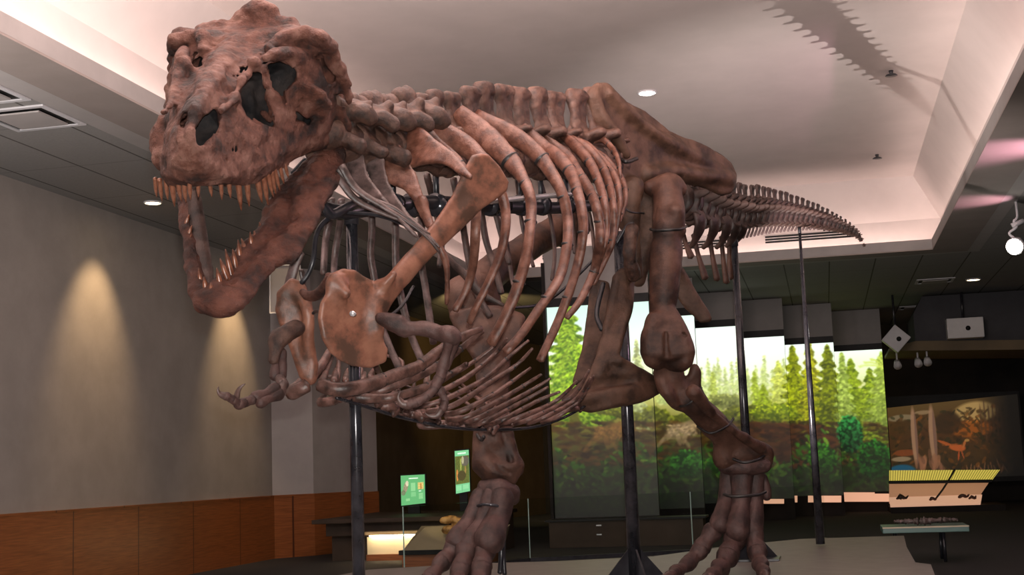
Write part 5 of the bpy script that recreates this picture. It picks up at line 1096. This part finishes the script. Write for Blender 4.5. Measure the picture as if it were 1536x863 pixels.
plate_part('pubis', [(892, 425), (908, 428), (912, 450), (905, 490), (893, 530), (880, 565), (866, 572), (878, 530), (886, 480)], lambda x, y: dPb(x, y)+.35, .035, M['pelvis'], hres=.014)
plate_part('ischium', [(1014, 398), (1022, 408), (1040, 440), (1058, 468), (1062, 478), (1052, 480), (1034, 462), (1014, 436)], lambda x, y: 11.2, .03, M['pelvis'], hres=.014, extra=[([(1000, 370, 11.1), (1024, 420, 11.2), (1056, 474, 11.3)], [.06, .04, .045], .03)])
bone('hip_strut', [(948, 345, 10.35), (944, 385, 10.35), (950, 412, 10.45)], [.06, .05, .06], M['spine'], hres=.012)

# ---------------------------------------------------------------- legs
# left (nearer, straight) leg
plate_part('thigh_bone', [(982, 478), (975, 500), (974, 528), (978, 540), (986, 545), (998, 538), (1008, 546), (1020, 546), (1028, 539), (1031, 529), (1024, 508), (1014, 486), (1008, 474)], lambda x, y: 10.24-.004*abs(x-1000), .066, M['leg'], hres=.012, k=.05, noise=(.006, 13),
    extra=[([(1000, 292, 10.55), (1003, 330, 10.45), (1000, 380, 10.38), (996, 430, 10.32), (994, 470, 10.28), (998, 500, 10.24)], [.115, .126, .12, .118, .112, .10], .04), ([(976, 282, 10.6), (1005, 275, 10.6), (1018, 285, 10.65)], [.06, .08, .06], .05), ([(1014, 318, 10.35), (1020, 345, 10.38)], [.05, .05], .05), ([(1024, 520, 10.16), (1030, 530, 10.14)], [.06, .055], .03), ([(980, 515, 10.16), (980, 540, 10.16)], [.055, .055], .03)], cuts=[([(999, 500, 10.08), (1000, 530, 10.05), (1004, 562, 10.05)], [.018, .034, .045]), ([(1012, 498, 10.12), (1028, 504, 10.1)], [.012, .018]), ([(978, 330, 10.42), (982, 300, 10.4)], [.02, .03])])
plate_part('shin_bone', [(986, 568), (996, 563), (1010, 564), (1022, 574), (1032, 574), (1040, 562), (1042, 552), (1045, 560), (1047, 580), (1056, 600), (1048, 614), (1034, 608), (1016, 608), (1004, 598), (992, 584)], lambda x, y: 10.2+.1*np.clip((x-980)/80., 0, 1), .034, M['leg'], hres=.012, k=.04, noise=(.006, 13),
    extra=[([(990, 560, 10.25), (1014, 560, 10.25)], [.062, .062], .03), ([(1006, 572, 10.25), (1014, 582, 10.27), (1034, 600, 10.3), (1062, 628, 10.48), (1092, 656, 10.65), (1112, 680, 10.75)], [.09, .10, .105, .112, .11, .12], .04), ([(994, 570, 10.2), (1002, 590, 10.18), (1012, 606, 10.2)], [.05, .05, .035], .03), ([(1090, 690, 10.68), (1118, 678, 10.68), (1146, 678, 10.72), (1148, 694, 10.72)], [.085, .09, .075, .06], .04), ([(1086, 660, 10.62), (1086, 690, 10.66)], [.07, .08], .04)])
bone('calf_bone', [(1040, 588, 10.1), (1060, 612, 10.2), (1090, 640, 10.4), (1140, 672, 10.62)], [.06, .035, .03, .05], M['leg'], hres=.012)
bone('ankle_bone', [(1090, 700, 10.68), (1118, 700, 10.66), (1145, 700, 10.68)], [.07, .08, .06], M['footbone'], hres=.012)
for k, (a, b, dep, r) in enumerate([((1095, 715), (1080, 786), 10.75, .075), ((1113, 712), (1106, 796), 10.66, .085), ((1132, 715), (1129, 792), 10.72, .075)]):
    bone('foot_bone', [(*a, dep+.05), ((a[0]+b[0])/2+2, (a[1]+b[1])/2, dep), (*b, dep-.12)], [r*1.15, r*.85, r*1.15], M['footbone'], hres=.011, k=.04)
bone('foot_bone', [(1146, 715, 10.75), (1150, 745, 10.75)], [.03, .04], M['footbone'])
digit('toe_bone', [(1070, 795, 10.65), (1052, 824, 10.6), (1033, 846, 10.5), (1014, 859, 10.3), (1003, 866, 10.1)], [.082, .076, .066, .056, .045], M['footbone'])
digit('toe_bone', [(1104, 805, 10.6), (1092, 834, 10.45), (1080, 856, 10.25), (1070, 869, 9.95), (1062, 876, 9.75)], [.095, .088, .072, .058, .05], M['footbone'])
digit('toe_bone', [(1130, 800, 10.6), (1136, 828, 10.5), (1141, 850, 10.3), (1145, 864, 10.05), (1147, 872, 9.85)], [.085, .08, .068, .054, .046], M['footbone'])
claw([(1004, 865, 10.1), (996, 868, 10.0), (989, 873, 9.88), (984, 880, 9.78)], .04); claw([(1062, 875, 9.77), (1055, 879, 9.66), (1050, 886, 9.5), (1046, 893, 9.35)], .045); claw([(1147, 870, 9.87), (1149, 876, 9.75), (1150, 882, 9.6), (1150, 888, 9.48)], .04)
def ring(pts, r=.012, m='band'):
    bm = bmesh.new(); tube(bm, px3(pts), r, n=30, seg=8); obj('clamp_band', bm, M[m], SK, True)
ring([(976, 344, 10.5), (985, 346, 10.3), (1003, 345, 10.25), (1020, 344, 10.28), (1029, 340, 10.42)], .012)
ring([(1046, 640, 10.4), (1066, 650, 10.3), (1090, 640, 10.35), (1100, 628, 10.5)], .010); ring([(1018, 610, 10.2), (1030, 608, 10.12), (1044, 596, 10.12), (1052, 582, 10.25)], .010)
ring([(1086, 742, 10.5), (1098, 745, 10.38), (1120, 744, 10.36), (1140, 742, 10.42), (1148, 738, 10.5)], .012); ring([(1098, 688, 10.6), (1116, 694, 10.53), (1136, 690, 10.55), (1146, 684, 10.65)], .012)
# right leg, striding forward
bone('thigh_bone', [(862, 335, 11.0), (830, 350, 10.8), (790, 372, 10.5), (750, 400, 10.2), (722, 425, 10.0), (706, 448, 9.9)], [.14, .13, .12, .12, .13, .16], M['leg'], hres=.014, k=.06, noise=(.006, 11), extra=[([(846, 322, 10.9), (856, 355, 10.9)], [.12, .12]), ([(690, 440, 9.85), (700, 475, 9.85)], [.11, .11]), ([(735, 450, 9.95), (738, 470, 9.95)], [.08, .08])])
plate_part('shin_bone', [(684, 474), (710, 466), (750, 470), (778, 480), (776, 510), (758, 540), (756, 590), (760, 640), (768, 680), (778, 700), (768, 718), (735, 716), (716, 700), (718, 670), (722, 640), (726, 580), (722, 540), (700, 505)], lambda x, y: 9.75-.25*np.clip((y-480)/230., 0, 1), .05, M['leg'], hres=.013, k=.03, noise=(.006, 12), extra=[([(735, 500, 9.75), (742, 560, 9.68), (740, 620, 9.6), (740, 660, 9.55)], [.10, .075, .08, .085], .05), ([(726, 690, 9.5), (745, 705, 9.48), (768, 700, 9.5)], [.075, .07, .075], .04), ([(724, 650, 9.5), (726, 690, 9.5)], [.03, .04], .03)], cuts=[([(740, 690, 9.40), (752, 704, 9.40), (766, 712, 9.42)], [.02, .03, .02]), ([(728, 560, 9.58), (731, 640, 9.5)], [.016, .022]), ([(752, 646, 9.5), (766, 690, 9.46)], [.012, .02])])
bone('calf_bone', [(762, 640, 9.62), (768, 672, 9.6), (776, 705, 9.6)], [.03, .03, .05], M['leg'])
bone('ankle_bone', [(728, 732, 9.48), (748, 734, 9.44), (768, 740, 9.5)], [.065, .08, .06], M['footbone'], hres=.011, extra=[([(766, 736, 9.5), (770, 750, 9.55)], [.05, .045])])
for k, (a, b, dep, r) in enumerate([((722, 745), (686, 812), 9.45, .066), ((736, 745), (704, 818), 9.42, .066), ((752, 748), (734, 810), 9.4, .088)]):
    bone('foot_bone', [(*a, dep), ((a[0]+b[0])/2+3, (a[1]+b[1])/2, dep-.05), (*b, dep-.2)], [r*1.05, r*.95, r*1.25], M['footbone'], hres=.011, k=.04)
digit('toe_bone', [(682, 818, 9.25), (664, 843, 9.15), (645, 868, 9.0), (630, 886, 8.9)], [.07, .066, .06, .052], M['footbone'])
digit('toe_bone', [(700, 824, 9.2), (692, 854, 9.05), (684, 879, 8.9), (677, 893, 8.8)], [.08, .075, .068, .06], M['footbone'])
digit('toe_bone', [(728, 822, 9.22), (722, 852, 9.05), (716, 877, 8.92), (712, 892, 8.8)], [.085, .075, .068, .06], M['footbone'])
claw([(631, 885, 8.9), (622, 890, 8.84), (616, 896, 8.78), (611, 903, 8.7)], .045); claw([(677, 892, 8.8), (671, 898, 8.7), (667, 905, 8.6), (664, 912, 8.5)], .045); claw([(712, 890, 8.8), (709, 898, 8.7), (707, 905, 8.6), (706, 911, 8.5)], .045)
ring([(713, 760, 9.4), (728, 757, 9.3), (748, 760, 9.31), (756, 768, 9.42)], .011, 'polished'); ring([(716, 652, 9.5), (722, 660, 9.45), (726, 655, 9.42)], .014)
ring([(746, 792, 9.3), (752, 805, 9.3), (752, 830, 9.3), (750, 860, 9.25)], .02, 'steel'); ring([(755, 770, 9.42), (756, 800, 9.42), (755, 830, 9.4), (757, 862, 9.38)], .016, 'steel')

# ---------------------------------------------------------------- steel armature carried inside the skeleton
bm = bmesh.new(); W = [B(x, y, 0) for x, y in ((478, 312), (520, 318), (600, 306), (660, 304), (740, 310), (830, 312), (930, 306))]; tube(bm, W, .045, n=40, seg=14)
obj('mount_rail', bm, M['steel'], SK, True)
bm = bmesh.new(); W = [B(x, y, .12) for x, y in ((735, 302), (800, 296), (870, 290))]; tube(bm, W, .02, .03, n=14, seg=8); obj('mount_strap', bm, M['whitemetal'], SK, True)
for i, x in enumerate((590, 618, 655, 700, 735, 752, 782, 812, 850)):
    p = B(x, 308, 0); bm = bmesh.new(); a_, n_ = axis_at(p); cyl(bm, p-a_*.03, p+a_*.03, .075, seg=18); obj('mount_collar', bm, M['polished'], SK, True)
    bm = bmesh.new(); cyl(bm, p, p+np.array([0, 0, .3]), .02, seg=10); obj('mount_upright', bm, M['steel'], SK, True)
for pts, r in (([(545, 300, 7.6), (520, 312, 7.4), (498, 322, 7.3), (484, 308, 7.25), (478, 292, 7.25)], .03), ([(512, 322, 7.4), (490, 330, 7.3), (475, 352, 7.25), (470, 390, 7.2), (462, 412, 7.2), (452, 425, 7.2)], .014), ([(500, 318, 7.35), (560, 322, 7.45), (600, 334, 7.5), (640, 352, 7.55), (662, 365, 7.6)], .012), ([(470, 470, 7.2), (475, 467, 7.15), (486, 470, 7.0)], .01),
    ([(744, 462, 9.8), (770, 462, 9.9), (806, 458, 10.1), (830, 446, 10.3), (860, 420, 10.4), (900, 380, 10.5)], .012), ([(620, 430, 8.2), (600, 462, 8.0), (560, 490, 7.6)], .009), ([(905, 425, 10.5), (895, 470, 10.4), (903, 495, 10.3)], .02), ([(925, 365, 10.4), (940, 340, 10.4), (950, 335, 10.4)], .015)):
    bm = bmesh.new(); tube(bm, px3(pts), r, n=26, seg=10); obj('mount_cable', bm, M['steel'], SK, True)
ring([(936, 310, 10.3), (946, 318, 10.28), (966, 320, 10.4)], .008); ring([(930, 238, 10.4), (940, 243, 10.3), (955, 238, 10.5)], .016)

# ---------------------------------------------------------------- steel posts (top-level: they carry the skeleton)
def post(xt, yt, xb, yb, D, r0, r1, lab, base=True, plate_=True):
    top = P(xt, yt, D); foot = top.copy(); foot[2] = ZP
    o = empty('support_post', foot, lab, 'support post', None)
    bm = bmesh.new(); cyl(bm, foot+[0, 0, .02], top, r0, r1, 24); obj('pole', bm, M['polished'], o, True)
    bm = bmesh.new(); cyl(bm, top-[0, 0, .06], top+[0, 0, .02], r1*1.25, r1*1.25, 18); obj('collar', bm, M['steel'], o, True)
    if base:
        bm = bmesh.new(); box(bm, foot+[-.24, -.24, 0], foot+[.24, .24, .02], .004); obj('base_plate', bm, M['steel'], o)
        for k in range(4):
            a = k*math.pi/2+.5; v = np.array([math.cos(a), math.sin(a), 0]); w = np.array([-v[1], v[0], 0])*.008; bm = bmesh.new()
            prism(bm, [foot+v*r0*.8+[0, 0, .02]-w, foot+v*.24+[0, 0, .02]-w, foot+v*r0*.8+[0, 0, .24]-w], w*2); obj('gusset', bm, M['steel'], o)
    return o

# rest every toe and claw on the deck
for o in list(SK.children):
    if o.name.split('.')[0] in ('toe_bone', 'claw') and o.type == 'MESH':
        n = len(o.data.vertices); c = np.empty(n*3, np.float32); o.data.vertices.foreach_get('co', c)
        zmin = c.reshape(-1, 3)[:, 2].min()+o.location[2]+world_loc(SK)[2]
        if zmin < ZP+.002: o.location[2] += ZP+.002-zmin
p1 = B(534, 318, 0)
post(527, 322, 0, 0, float(np.linalg.norm(p1-EYE)/np.linalg.norm(ray(534, 318))), .036, .034, 'polished black steel post rising under the neck behind the large shoulder plate')
post(928, 352, 0, 0, 10.95, .055, .045, 'thick black steel post under the hips with gusset plates on its foot')
post(1101, 360, 0, 0, 12.5, .048, .03, 'tapered black steel post under the root of the tail, behind the near leg')
post(1199, 342, 0, 0, 14.1, .046, .014, 'slim tapered black steel post under the middle of the tail', base=False)
